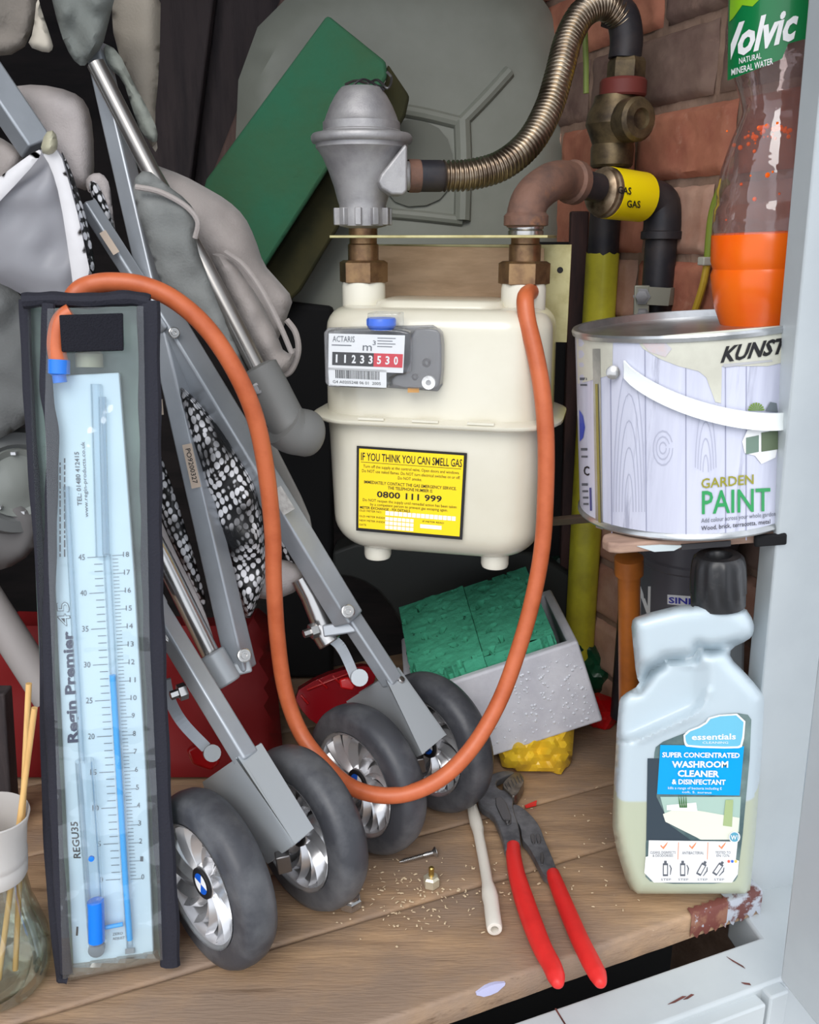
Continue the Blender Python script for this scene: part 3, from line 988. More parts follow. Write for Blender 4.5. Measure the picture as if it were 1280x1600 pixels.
# ------------------------------------------------------------------ bracket behind the meter
ZP = 0.585
br = thing('meter_bracket', 'yellow zinc-plated steel bracket holding the pipes above the meter', 'bracket', ml(0, .05, ZP))
m = MB()
m.prism([ml(x, y, ZP) for x, y in [(-.100, -.030), (.098, -.030), (.098, .075), (-.100, .075)]], (0, 0, .0025), m_zinc)
m.build('top_plate', br, bevel=.0006)
m = MB()
m.prism([ml(x, y, ZP - .006) for x, y in [(-.100, .073), (.113, .073), (.113, .076), (-.100, .076)]], (0, 0, -.094), m_zinc)
m.lathe([(.003, 0), (.003, .0006), (0, .0006)], m_ink, ml(.103, .0728, ZP - .03), MN, 14)
m.build('back_plate', br, bevel=.0006)
m = MB(); q = Plane(ml(0, .072, .5), MN)
m.prism([q.at(u, v, .004) for u, v in [(586, 384), (850, 388), (850, 520), (586, 520)]], -MN * .003, mat('tan_board', (232, 200, 166), .8, rgb2=(206, 172, 138), nscale=14, stretch=(1, 1, 5)))
tag(m.build('backing_board'), 'tan fibreboard behind the two brass nuts, below the bracket plate', 'board')

# ------------------------------------------------------------------ regulator on the left connection
cL = ml(XL, SPY, 0); yL = cL.y
def RZ(v): return P(565, v, yL).z
sc = P(566, 230, yL).x - P(565, 230, yL).x
reg = thing('gas_regulator', 'dull silver cast gas regulator with domed top standing on the left meter pipe', 'regulator', (cL.x, cL.y, ZP))
def lp(seq): return [(hw * sc, RZ(v)) for hw, v in seq]
oL = (cL.x, cL.y, 0)
m = MB()
m.lathe(lp([(20, 358), (26, 356), (38, 353), (38, 330), (37, 322), (40, 312), (45, 292), (53, 268), (62, 246), (68, 236), (72, 232), (72, 224)]), m_alu, oL, n=40)
m.build('body', reg, sharp=30)
m = MB()
m.lathe(lp([(70, 226), (77, 224), (79, 219), (79, 214), (76, 210), (66, 208)]), m_alu, oL, n=40)
m.build('rim_flange', reg, sharp=60)
m = MB()
m.lathe(lp([(62, 209), (62, 206), (60, 204), (60, 192), (57, 189), (54, 180), (48, 165), (40, 150), (34, 141), (30, 137), (0, 136)]), m_alu, oL, n=40)
m.build('dome', reg, sharp=30)
m = MB()
for k in range(10):
    a = 2 * math.pi * k / 10 + .2
    c = Vector(oL) + Vector((math.cos(a) * 38 * sc, math.sin(a) * 38 * sc, 0))
    m.box((0, 0, 0), (.006, .010, RZ(325) - RZ(352)), m_alu, Matrix.Translation(c + Vector((0, 0, (RZ(325) + RZ(352)) / 2))) @ Matrix.Rotation(a + math.pi / 2, 4, 'Z'))
m.build('castle_nut', reg, bevel=.0008)
m = MB(); m.lathe([(.0135, ZP + .0025), (.0135, RZ(354))], m_brass, oL, n=24); m.build('brass_stub', reg, label='brass stub pipe')
m = MB(); q = Plane((0, yL - .030, 0), (0.15, -1, 0))
lug = [(634, 224), (637, 230), (637, 298), (630, 305), (612, 304), (596, 294), (591, 284), (596, 272)]
m.prism([q.at(u, v) for u, v in lug], -q.n * .030, m_alu)
m.lathe([(22 * sc, 0), (22 * sc, .028)], m_alu, P(594, 275, yL - .004), (1, 0, 0), 24)
m.build('outlet_lug', reg, bevel=.003, seg=3)
m = MB()
tp = [P(u, v, yL + dy) for u, v, dy in [(540, 132, -.01), (556, 126, 0), (575, 130, .01), (590, 125, 0), (606, 138, -.01), (612, 122, 0), (604, 112, 0)]]
m.tube(catmull(tp, 6), .0012, m_steeld, 6)
tp = [P(u, v, yL + dy) for u, v, dy in [(545, 140, -.016), (566, 124, -.01), (588, 133, .0), (600, 140, -.01)]]
m.tube(catmull(tp, 6), .0010, m_blackiron, 6)
m.build('seal_wire', reg, label='twisted sealing wire on top')

# ------------------------------------------------------------------ flexible pipe from regulator to valve
fx = thing('flexible_gas_pipe', 'corrugated stainless steel gas hose arching from the regulator up to the top elbow', 'pipe', P(700, 275, yL))
m = MB()
ax = (P(694, 275, yL + .006) - P(640, 275, yL)).normalized()
a0 = P(638, 275, yL)
m.lathe([(.0125, 0), (.0135, .001), (.0140, .012), (.0140, .030), (.0132, .033), (.011, .033)], m_blackiron, a0, ax, 28)
m.lathe([(.0142, .000), (.0146, .002), (.0146, .009), (.0142, .011)], m_rust, a0, ax, 28, caps=False)
m.build('end_coupling', fx, label='dark iron coupling with rusty top')
path = [(694, 275, .0), (735, 273, .005), (785, 258, .015), (828, 222, .03), (857, 170, .05), (874, 115, .065), (888, 62, .085), (910, 22, .10), (940, 8, .112), (966, 24, .12), (978, 50, .125)]
cp = catmull([P(u, v, yL + d) for u, v, d in path], 44)
# resample by length
L_ = [0]
for i in range(1, len(cp)): L_.append(L_[-1] + (cp[i] - cp[i - 1]).length)
npt = 620; res = []; j = 0
for k in range(npt):
    t = L_[-1] * k / (npt - 1)
    while j < len(L_) - 2 and L_[j + 1] < t: j += 1
    w = (t - L_[j]) / max(1e-9, L_[j + 1] - L_[j])
    res.append(cp[j].lerp(cp[j + 1], w))
pitch = L_[-1] / 74
rad = [.0128 + .0014 * math.cos(2 * math.pi * (L_[-1] * k / (npt - 1)) / pitch) for k in range(npt)]
m = MB(); m.tube(res, rad, m_flex, 20); m.build('corrugated_hose', fx, sharp=80)

# ------------------------------------------------------------------ valve stack on the right
yV = yL + .125
vx = P(965, 180, yV).x
def VZ(v): return P(965, v, yV).z
sv = P(966, 180, yV).x - P(965, 180, yV).x
gv = thing('gas_valve', 'old brass gas control valve with black elbow, standing on the yellow-sleeved pipe', 'valve', (vx, yV, VZ(262)))
m = MB()
m.tube(catmull([P(950, 14, yV), P(972, 26, yV), P(979, 60, yV), P(976, 92, yV)], 6), [.0165] * 19, m_blackiron, 20)
m.build('elbow', gv, label='black elbow at the top')
m = MB(); o = (vx + .006, yV, 0)
m.lathe([(28 * sv, VZ(126)), (29 * sv, VZ(122)), (29 * sv, VZ(98)), (26 * sv, VZ(92)), (23 * sv, VZ(90))], m_brassd, o, n=6, ph=.3)
m.build('hex_union', gv, sharp=20)
m = MB(); m.lathe([(34 * sv, VZ(152)), (36 * sv, VZ(149)), (36 * sv, VZ(128)), (33 * sv, VZ(124)), (25 * sv, VZ(122))], mat('red_oxide', (112, 50, 44), .6), (vx + .004, yV, 0), n=28)
m.build('collar', gv, label='dull red collar ring')
m = MB()
m.lathe([(30 * sv, VZ(262)), (33 * sv, VZ(258)), (34 * sv, VZ(232)), (32 * sv, VZ(226)), (36 * sv, VZ(215)), (44 * sv, VZ(195)), (42 * sv, VZ(178)), (34 * sv, VZ(160)), (32 * sv, VZ(150))], m_brassd, (vx - .003, yV, 0), n=28)
m.build('valve_body', gv, sharp=30)
m = MB()
c = P(975, 190, yV - .02); ax = Vector((.45, -.9, 0)).normalized()
m.lathe([(.017, 0), (.021, .006), (.021, .022), (.018, .026), (.010, .027), (.009, .023), (0, .023)], m_brassd, c, ax, 24)
m.build('plug_cap', gv, sharp=30)

# yellow sleeved riser pipe
yp = thing('gas_riser_pipe', 'upright gas pipe, black above and wrapped in a yellow plastic sleeve below', 'pipe', (0.222, 1.075, 0))
m = MB(); px_ = P(942, 400, 1.075)
m.lathe([(.0175, 0.0), (.0175, VZ(262))], m_blackiron, (px_.x, 1.075, 0), n=24); m.build('pipe', yp, label='black iron pipe')
m = MB(); zt = P(942, 396, 1.075).z
n_ = 32; vs = []; fs = []
rr = [0.0188, 0.0188, 0.0188]
hs = [0.0, zt * .5, zt]
for i in range(3):
    for k in range(n_):
        a = 2 * math.pi * k / n_
        jz = 0.004 * noise.noise(Vector((k * .9, 2, 0))) if i == 2 else 0
        rk = rr[i] + .0006 * math.sin(k * 1.3 + i)
        vs.append((px_.x + rk * math.cos(a), 1.075 + rk * math.sin(a), hs[i] + jz))
for i in range(2):
    for k in range(n_):
        l = (k + 1) % n_; fs.append((i * n_ + k, i * n_ + l, (i + 1) * n_ + l, (i + 1) * n_ + k))
m.add(vs, fs, m_yelpipe); m.build('yellow_sleeve', yp, label='yellow plastic sleeve')
# small green-yellow sleeve sliver beside the valve
m = MB(); m.tube([P(914, 45, yV + .02), P(916, 100, yV + .02), P(916, 146, yV + .02)], .003, mat('green_sleeve', (140, 156, 80), .5), 8)
tag(m.build('green_cable'), 'short green-yellow cable behind the corrugated hose, left of the black elbow', 'cable')

# outlet pipework from the right connection
cR = ml(XR, SPY, 0); yR = cR.y
ow = thing('outlet_pipework', 'rusty brown iron elbow and dark pipe leading from the right meter connection to the wall', 'pipework', (cR.x, cR.y, ZP))
m = MB()
m.lathe([(.016, ZP + .0025), (.016, ZP + .006), (.0145, ZP + .007), (.016, ZP + .008), (.016, ZP + .010)], m_steel, (cR.x, cR.y, 0), n=24)
m.build('thread', ow, label='bright pipe thread wrapped in tape')
e0 = Vector((cR.x, cR.y, ZP + .010))
e1 = P(884, 282, yR + .05); pipeD = (P(1012, 312, .985) - e1).normalized()
m = MB()
k1 = Vector((cR.x, cR.y, e1.z - .004))
m.tube(catmull([e0, e0 + Vector((0, 0, .012)), k1 + Vector((.006, .006, -.012)), k1 + Vector((.022, .020, .0)), e1 - pipeD * .004, e1 + pipeD * .016], 7), .0172, m_rust, 24)
m.lathe([(.0172, 0), (.0200, .001), (.0200, .009), (.0172, .012)], m_rust, e0, (0, 0, 1), 24)
m.lathe([(.0172, 0), (.0200, .002), (.0200, .010), (.0175, .012)], m_rust, e1 + pipeD * .006, pipeD, 24)
m.build('elbow', ow, label='rusty brown iron elbow')
e2 = P(930, 300, .93)
m = MB(); m.tube([e1 + pipeD * .01, e1 + pipeD * .05], .0135, m_blackiron, 20); m.build('nipple', ow)
un0 = P(938, 300, .945); un1 = P(1000, 308, .975)
ud = (un1 - un0).normalized(); ul = (un1 - un0).length
m = MB()
m.lathe([(.013, -.006), (.019, -.004), (.0225, .0), (.0225, .004), (.0245, .005), (.0245, .009), (.022, .010)], mat('old_nickel', (166, 146, 122), .4, .7, rgb2=(96, 78, 60), nscale=60), un0, ud, 28)
m.build('union', ow, label='worn metal pipe union')
m = MB()
TS = Cyl(un0, ud, .0250)
m.lathe([(.0215, .009), (.0248, .0095), (.0244, ul + .002), (.021, ul + .003)], m_tape, un0, ud, 32)
m.textpx('GAS', TS.at, .0004, (966, 302), (987, 304), (0, -11), m_ink, .02)
m.textpx('GAS', TS.at, .0004, (980, 324), (1001, 325), (0, -11), m_ink, .02)
m.build('yellow_gas_tape', ow, label='yellow tape printed GAS')
m = MB()
by = .985; bxp = P(1030, 420, by).x
zt = P(1030, 318, by).z
m.tube(catmull([un1, un1 + ud * .012, Vector((bxp - .004, by, zt)), Vector((bxp, by, zt - .018)), Vector((bxp, by, zt - .03))], 6), .0195, m_blackiron, 24)
m.lathe([(.0195, 0), (.0215, .001), (.0215, .008), (.018, .010)], m_blackiron, (bxp, by, zt - .036), (0, 0, 1), 24)
m.build('black_elbow', ow, label='black iron elbow')
m = MB(); m.lathe([(.0165, .02), (.0165, zt - .028)], m_blackiron, (bxp, by, 0), n=24); m.build('down_pipe', ow, label='black pipe running down the wall')
# earth clamp
ec = thing('earth_clamp', 'grey metal earthing clamp with two bolts on the black pipe above the paint tin', 'clamp', (bxp, by - .02, P(1010, 500, by).z))
m = MB(); q = Plane((0, by - .03, 0), (0, -1, 0))
m_cl = mat('grey_clamp', (140, 140, 128), .5, .4)
m.prism([q.at(u, v) for u, v in [(992, 446), (1016, 446), (1014, 506), (990, 506)]], (0, .003, 0), m_cl)
m.build('bolt_plate', ec, bevel=.001)
m = MB(); zc = P(1030, 462, by).z
m.lathe([(.0168, zc - .009), (.0185, zc - .009), (.0185, zc + .009), (.0168, zc + .009)], m_cl, (bxp, by, 0), n=28, caps=False)
m.bar(q.at(1012, 462), q.at(1046, 464), .018, .003, m_cl, face=(0, 0, 1), roll=math.pi / 2)
m.build('band', ec)
for v in (463, 494):
    m = MB(); m.lathe([(.009, 0), (.009, .001), (.0065, .001), (.0065, .006), (0, .0065)], m_steeld, q.at(1003, v), (-.25, -1, 0), 6); m.build('bolt', ec, sharp=20)
# earth wire
ew = thing('earth_wire', 'green and yellow earth wire running down the brick wall', 'wire', P(1085, 500, .93))
def wallpt(u, v, o): return Plane(W0, WN).at(u, v, o)
m = MB(); m_gy = mat('green_insulation', (130, 146, 52), .5)
m.tube(catmull([wallpt(u, v, .016) for u, v in [(1136, 284), (1124, 300), (1112, 340), (1106, 404)]], 8), .0038, m_gy, 10)
m.tube(catmull([wallpt(u, v, .016) for u, v in [(1106, 404), (1100, 440), (1088, 480), (1076, 512)]], 8), .0036, mat('yellow_insulation', (196, 160, 50), .5), 10)
m.build('wire', ew)
m = MB(); m.box((0, 0, 0), (.014, .010, .008), mat('clip_white', (186, 184, 172), .5), Matrix.Translation(wallpt(1104, 408, .017)) @ Matrix.Rotation(R(20), 4, 'Z'))
m.build('cable_clip', ew, bevel=.001, label='small white cable clip')
# metal rod between meter and paint tin
m = MB(); m.bar(P(826, 818, .93), P(960, 806, .86), .011, .005, mat('rusty_strap', (120, 100, 86), .5, .4, rgb2=(190, 180, 170), nscale=60, nfac=(.6, .7)), face=(0, -.5, 1), roll=R(70))
tag(m.build('metal_strap', bevel=.001), 'rusty flat metal strap sticking out beside the bottom of the paint tin', 'strap')
# ------------------------------------------------------------------ orange rubber hose
hp = [(829, 456, .828), (821, 466, .80), (824, 500, .79), (836, 550, .782), (847, 610, .775), (853, 680, .772), (853, 760, .772), (848, 850, .772), (834, 930, .768), (812, 1010, .762),
      (783, 1090, .75), (745, 1158, .735), (700, 1208, .72), (650, 1236, .712), (600, 1243, .712), (550, 1230, .722), (508, 1195, .745), (470, 1145, .765), (446, 1080, .775), (434, 1000, .775),
      (428, 910, .77), (426, 830, .765), (415, 730, .755), (398, 650, .745), (368, 580, .735), (325, 515, .730), (275, 470, .727), (225, 447, .725), (175, 441, .722), (140, 446, .718), (119, 459, .712), (106, 486, .712)]
m = MB(); m.tube(catmull([P(*q) for q in hp], 7), .0076, m_orange, 16)
tag(m.build('orange_rubber_hose', loc=P(829, 456, .828)), 'long orange rubber hose looping from the gas meter test point to the pressure gauge case', 'hose')

# ------------------------------------------------------------------ paint tin
TB = Vector((0.2486, 0.77, 0.354)); TT = Vector((0.235, 0.77, 0.518)); TA = (TT - TB).normalized(); TH = (TT - TB).length; TR_ = 0.094
tin = thing('paint_tin', 'large round paint tin with grey planked label printed GARDEN PAINT and a white carrying strap', 'paint tin', TB)
TC = Cyl(TB, TA, TR_)
m_tin = mat('tin_metal', (196, 198, 200), .28, .85, rgb2=(170, 172, 172), nscale=30)
m_tlab = mat('tin_label', (204, 206, 222), .3, rgb2=(188, 190, 208), nscale=40, nfac=(.45, .7), stretch=(1.6, 1.6, .12), coat=.3)
add_layer(m_tlab, (166, 168, 186), 26, .60, .66, (1.5, 1.5, .10))
m_tcream = mat('tin_peeled_cream', (206, 205, 190), .45, rgb2=(192, 190, 176), nscale=30)
m = MB()
m.lathe([(TR_ - .002, .004), (TR_ + .0012, .0015), (TR_ + .002, .003), (TR_ + .0015, .0055), (TR_, .007)], m_tin, TB, TA, 72)
m.lathe([(TR_, .007), (TR_, TH - .006)], m_tlab, TB, TA, 72, caps=False)
m.lathe([(TR_, TH - .006), (TR_ + .0022, TH - .005), (TR_ + .0028, TH - .002), (TR_ + .0018, TH), (TR_ - .003, TH), (TR_ - .004, TH - .010), (TR_ - .012, TH - .012), (0, TH - .012)], m_tin, TB, TA, 72)
m.build('can_body', tin)
m = MB()
m.decal([(901, 529), (958, 527), (957, 585), (903, 600)], TC.at, .0004, m_tcream, 10)
m.decal([(992, 528), (1230, 508), (1252, 560), (1200, 572), (1128, 572), (1128, 585), (1127, 630), (1118, 628), (1104, 590), (1092, 580), (1060, 572), (1030, 560), (1005, 545)], TC.at, .0004, m_tcream, 10)
m.decal([(1000, 532), (1034, 530), (1050, 545), (1040, 558), (1015, 550)], TC.at, .0007, mat('faded_colour_patch', (196, 196, 204), .4, rgb2=(214, 180, 166), nscale=30), 8)
for u0, u1 in ((953, 957), (1007, 1011), (1071, 1073), (1133, 1135), (1166, 1167)):
    m.decal([(u0, 540), (u0 + 1.5, 540), (u1 + 0, 838 + (u1 - 960) * .03), (u1 - 1.5, 838 + (u1 - 960) * .03)], TC.at, .0003, mat('plank_line', (150, 152, 174), .5) if u0 == 953 else bpy.data.materials['plank_line'], 14)
# wood grain rings printed on the planks
m_gr = mat('grain_print', (176, 178, 196), .4)
def arc(c, rx, ry, a0, a1, w=1.2, n=14):
    o_ = []; i_ = []
    for k in range(n + 1):
        a = R(a0 + (a1 - a0) * k / n)
        o_.append((c[0] + rx * math.cos(a), c[1] + ry * math.sin(a))); i_.append((c[0] + (rx - w) * math.cos(a), c[1] + (ry - w * 2) * math.sin(a)))
    vs = [TC.at(x, y, .0003) for x, y in o_ + i_]; n1 = n + 1
    m.add(vs, [(k, k + 1, n1 + k + 1, n1 + k) for k in range(n)], m_gr, False)
for k in range(5): arc((983, 800), 7 + 4.5 * k, 60 + 42 * k, 180, 360)
for k in range(3): arc((1036, 700), 6 + 5 * k, 10 + 9 * k, 0, 340)
for k in range(4): arc((1103, 740), 5 + 4 * k, 30 + 26 * k, 185, 355)
m.decal([(905, 640), (911, 650), (914, 668), (911, 684), (906, 690)], TC.at, .0005, mat('label_blue', (60, 80, 190), .4), 6)
for k, (a, b) in enumerate([(590, 594), (600, 603), (700, 704), (712, 715), (755, 759), (766, 769), (776, 779), (786, 789)]):
    m.decal([(906 + k * .8, a), (917 + k * .4, a), (917 + k * .4, b), (906 + k * .8, b)], TC.at, .0005, m_inkg, 8)
m.decal([(921, 762), (924, 762), (925, 798), (922, 798)], TC.at, .0005, mat('label_navy', (70, 74, 130), .5), 8)
m.textpx('C', TC.at, .0005, (912, 742), (921, 743), (0, -14), m_ink, .02)
m.decal([(926, 545), (938, 545), (942, 828), (931, 824)], TC.at, .0008, m_tin, 12)
m.decal([(930, 600), (934, 600), (939, 822), (935, 820)], TC.at, .0012, mat('gold_seam', (168, 160, 96), .4, .6), 12)
m.textpx('KUNST', TC.at, .0010, (1126, 566), (1232, 550), (1, -23), m_ink, .035, .35)
m.decal([(1130, 569), (1206, 562), (1208, 565), (1132, 574)], TC.at, .0007, mat('logo_shadow', (178, 178, 180), .5), 8)
m.textpx('GARDEN', TC.at, .0010, (1096, 763), (1178, 756), (0, -15), mat('label_olive', (150, 146, 40), .4), .012)
m.textpx('PAINT', TC.at, .0010, (1097, 803), (1204, 798), (0, -36), mat('label_green', (48, 152, 88), .4), .010)
m.textpx('Add colour across your whole garden', TC.at, .0010, (1096, 817), (1212, 806), (0, -7), m_inkg)
m.textpx('Wood, brick, terracotta, metal', TC.at, .0010, (1096, 829), (1204, 818), (0, -7), m_ink, .005)
# little garden picture on the label: light shape with a pot and leaves
m.decal([(1160, 690), (1168, 672), (1200, 670), (1215, 700), (1212, 715), (1190, 725), (1180, 712), (1164, 708)], TC.at, .0006, m_white, 8)
m.decal([(1166, 684), (1186, 680), (1186, 706), (1166, 710)], TC.at, .0009, mat('pot_green', (112, 134, 120), .5), 8)
m.decal([(1190, 676), (1216, 672), (1216, 702), (1190, 706)], TC.at, .0009, mat('pot_olive', (96, 110, 84), .5), 8)
for k in range(9):
    a = R(180 + 20 * k + 10); m.decal([(1182, 642), (1182 + 13 * math.cos(a - .12), 642 + 13 * math.sin(a - .12)), (1182 + 13 * math.cos(a + .12), 642 + 13 * math.sin(a + .12))], TC.at, .0009, mat('leaf_print', (110, 140, 50), .5) if k == 0 else bpy.data.materials['leaf_print'], 6)
m.decal([(1196, 642), (1204, 628), (1214, 630), (1216, 644)], TC.at, .0009, mat('slate_print', (104, 112, 118), .5), 8)
m.build('tin_label_print', tin, weld=False, label='printed label with wood grain, peeled cream patch and lettering')
def tpt(th, h, r):
    """angle th (0 = towards the camera side), height, radius"""
    e1 = Vector((TA.z, 0, -TA.x)); e2 = Vector((0, -1, 0))
    return TB + TA * h + e1 * (math.sin(R(th)) * r) + e2 * (math.cos(R(th)) * r)
m = MB(); n = 56; vs = []; fs = []
for i in range(n + 1):
    f = i / n; th = -46 + 180 * f; s_ = math.sin(math.pi * f)
    h = .139 - .047 * s_ ** .8 if s_ > 0 else .139
    h -= .006 * f * (1 - f)
    r_ = TR_ + .0012 + .0035 * s_
    w = .0068
    for dr, dh in ((0, -w), (.0022, -w), (.0016, 0), (.0022, w), (0, w)):
        vs.append(tpt(th, h + dh, r_ + dr))
for i in range(n):
    for k in range(5):
        l = (k + 1) % 5; fs.append((i * 5 + k, (i + 1) * 5 + k, (i + 1) * 5 + l, i * 5 + l))
fs += [tuple(range(5)), tuple(n * 5 + k for k in reversed(range(5)))]
m.add(vs, fs, mat('strap_white', (238, 242, 240), .35)); STR = m.build('carrying_strap', tin, sharp=30, label='white plastic carrying strap')
m = MB(); c = TC.at(958, 582, .004)
m.lathe([(.0055, 0), (.0055, .001), (.003, .0025), (0, .003)], m_steel, c, TC.at(958, 582, .01) - c, 18); m.build('rivet', STR)

# slats carrying the tin
e = Vector((TA.z, 0, -TA.x))
m_slat = mat('painted_slat', (170, 140, 122), .7, rgb2=(140, 112, 98), nscale=20, stretch=(1, 5, 5))
m = MB(); pts = []
def slat(s0_, s1_, y0, y1, o, th, mt, mm):
    q = TB + Vector((0, 0, 0))
    f = [q + e * s0_ + Vector((0, y0 - q.y, 0)) - TA * o, q + e * s1_ + Vector((0, y0 - q.y, 0)) - TA * o, q + e * s1_ + Vector((0, y1 - q.y, 0)) - TA * o, q + e * s0_ + Vector((0, y1 - q.y, 0)) - TA * o]
    mm.hexa([x - TA * th for x in f] + f, mt)
cnr = [(-.085, .700), (-.087, .712), (-.080, .722)]
pl2 = [(-.078, .690), (-.086, .694), (-.089, .704), (-.086, .716), (-.076, .722), (.056, .722), (.056, .690)]
m.prism([TB + e * a + Vector((0, b - TB.y, 0)) - TA * .0005 for a, b in pl2], -TA * .009, m_slat)
o = m.build('wooden_slat', bevel=.002, seg=3)
tag(o, 'rounded wooden slat with a pale paint edge, under the front of the paint tin', 'slat')
m = MB(); ap = []
for a, zz in [(-.064, -.0035), (-.05, -.0095), (-.034, -.0098), (-.026, -.006), (-.045, -.0038)]:
    ap.append(TB + e * a + Vector((0, .6888 - TB.y, 0)) + TA * zz)
m.prism(ap, (0, .002, 0), mat('pale_blue_paint', (196, 206, 208), .4))
m.build('paint_smear', o, label='pale paint smear')
m = MB(); slat(-.028, .012, .6886, .70, .0050, .0046, mat('charcoal_paint', (56, 54, 56), .5), m); m.build('dark_paint_band', o, label='charcoal paint band')
m = MB(); slat(.030, .056, .684, .6895, .001, .010, m_blk, m)
tag(m.build('black_paintbrush_handle', bevel=.002), 'black painted stick at the right end of the wooden slat under the paint tin', 'stick')
m = MB(); slat(-.06, .068, .80, .84, .0005, .018, m_greywood, m)
tag(m.build('wooden_slat', bevel=.002), 'rear wooden slat hidden under the back of the paint tin', 'slat')

# ------------------------------------------------------------------ spring-water bottle with orange liquid
vb = TB + TA * (TH - .0115) + e * .064 + Vector((0, .004, 0))
VA = Vector((-.042, 0, 1)).normalized()
vo = thing('water_bottle', 'clear plastic bottle with green label holding bright orange liquid, standing on the paint tin', 'bottle', vb)
m_pet = clear('clear_pet', (250, 240, 240), .14, .04, bump=.12, bscale=60, milk=.12, milkc=(222, 200, 200))
prof = [(0, .006), (.014, .003), (.026, .0), (.034, .004), (.0395, .018), (.0425, .034), (.0440, .045), (.0425, .050), (.0445, .056), (.0450, .085), (.0445, .097), (.0425, .101), (.0425, .104), (.0430, .112),
        (.040, .130), (.034, .150), (.0275, .166), (.0265, .171), (.0275, .176), (.031, .186), (.036, .200), (.0405, .214), (.0420, .222), (.0420, .300), (.036, .330), (.016, .352), (.0145, .372)]
m = MB(); m.lathe(prof, m_pet, vb, VA, 48, caps=False); m.build('bottle_shell', vo, label='clear ribbed plastic shell')
m = MB()
m.lathe([(.0165, .350), (.0165, .366), (.015, .372), (0, .372)], m_white, vb, VA, 24); m.build('cap', vo)
m_liq = mat('orange_liquid', (255, 112, 20), .25, sss=.0, rgb2=(255, 100, 14), nscale=18)
lp_ = [(r_ + .0003, h) for r_, h in prof if h < .079]
top = .0785
lp_ = [(0, .002)] + lp_[1:] + [(.0453, top - .002), (.0440, top), (0, top)]
m = MB(); m.lathe(lp_, m_liq, vb, VA, 48); m.build('orange_liquid', vo, label='bright orange liquid')
VC = Cyl(vb, VA, .0424)
m_vg = mat('bottle_label_green', (16, 122, 66), .3, coat=.3); m_vl = mat('bottle_label_lime', (140, 196, 40), .3)
m = MB()
m.decal([(1139, -40), (1262, -40), (1264, 30), (1270, 45), (1262, 60), (1232, 68), (1222, 92), (1178, 110), (1137, 126)], VC.at, .0003, m_vg, 8)
m.decal([(1142, -40), (1200, -40), (1192, -6), (1176, 10), (1160, 8), (1146, 28), (1140, 34)], VC.at, .0006, m_vl, 7)
m.textpx('Volvic', lambda u, v, o: VC.at(max(u, 1142), v, o), .0009, (1126, 94), (1246, 58), (3, -50), m_white, .035, .25)
m.textpx('NATURAL', VC.at, .0009, (1155, 100), (1190, 91), (0, -9), m_white, .01)
m.textpx('MINERAL WATER', VC.at, .0009, (1143, 118), (1208, 100), (0, -10), m_white, .01)
m.build('bottle_label', vo, weld=False, label='torn green paper label with white lettering')
m = MB(); rb = random.Random(2)
VW = Cyl(vb, VA, .031)
for k in range(46):
    u = rb.uniform(1150, 1236); v = 212 + (u - 1160) * -.16 + rb.gauss(0, 6)
    if k > 30: u = rb.uniform(1130, 1240); v = rb.uniform(200, 345)
    c = (VW if v < 250 else VC).at(u, v, -.001); r_ = rb.uniform(.0006, .0022)
    m.lathe([(r_ * .1, -r_ * .5), (r_ * .8, -r_ * .3), (r_, 0), (r_ * .6, r_ * .4), (0, r_ * .5)], m_liq, c, (0, -1, 0), 8)
s_ = m.build('orange_splashes', vo, weld=False, label='orange splashes inside the clear wall'); s_['kind'] = 'stuff'

# ------------------------------------------------------------------ grey tub and brown pipe behind the cleaner bottle
gt = thing('grey_tub', 'dark grey plastic tub printed with a white N, standing behind the cleaner bottle', 'tub', (.285, .862, 0))
m = MB(); m.lathe([(.044, 0), (.047, .003), (.047, .268), (.0485, .270), (.0485, .276), (.047, .278), (.047, .318), (.0485, .320), (.0485, .330), (0, .330)], mat('tub_grey', (96, 94, 100), .4), (.285, .862, 0), n=48); m.build('tub_body', gt)
GC = Cyl((.285, .862, 0), (0, 0, 1), .047)
m = MB()
m.textpx('N', GC.at, .0006, (997, 962), (1016, 962), (1, -45), m_white, .03)
m.decal([(1043, 929), (1085, 932), (1085, 948), (1043, 944)], GC.at, .0004, m_white, 8)
m.textpx('SINK', GC.at, .0009, (1045, 942), (1090, 945), (0, -9), mat('print_blue', (60, 60, 170), .4), .03)
m.build('tub_label', gt, weld=False, label='white letters and small white sticker with blue lettering')
m = MB(); bx_ = P(982, 980, .79).x
pb_ = PZ(984, 1258); pt_ = P(983, 870, .79); pL = (pt_ - pb_).length
m.lathe([(.0105, 0), (.0105, pL - .019), (.0135, pL - .018), (.0135, pL - .001), (.010, pL)], mat('brown_plastic', (168, 96, 34), .4, rgb2=(140, 78, 30), nscale=20), pb_, pt_ - pb_, n=24)
tag(m.build('brown_plastic_pipe', sharp=30), 'upright orange-brown plastic pipe with a collar, left of the grey tub', 'pipe')
# pale plastic piece showing right of the bottle neck
m = MB(); q = Plane((0, .80, 0), (0, -1, 0))
m.prism([q.at(u, v) for u, v in [(1130, 1000), (1166, 1000), (1160, 1287), (1130, 1287)]], (0, .02, 0), mat('pale_plastic', (196, 208, 216), .4))
m.v = [Vector((v.x, v.y, v.z)) for v in m.v]
o_ = m.build('pale_container', bevel=.004)
o_.location.z = 0 if False else o_.location.z
tag(o_, 'pale bluish plastic container edge seen right of the cleaner bottle neck', 'container')

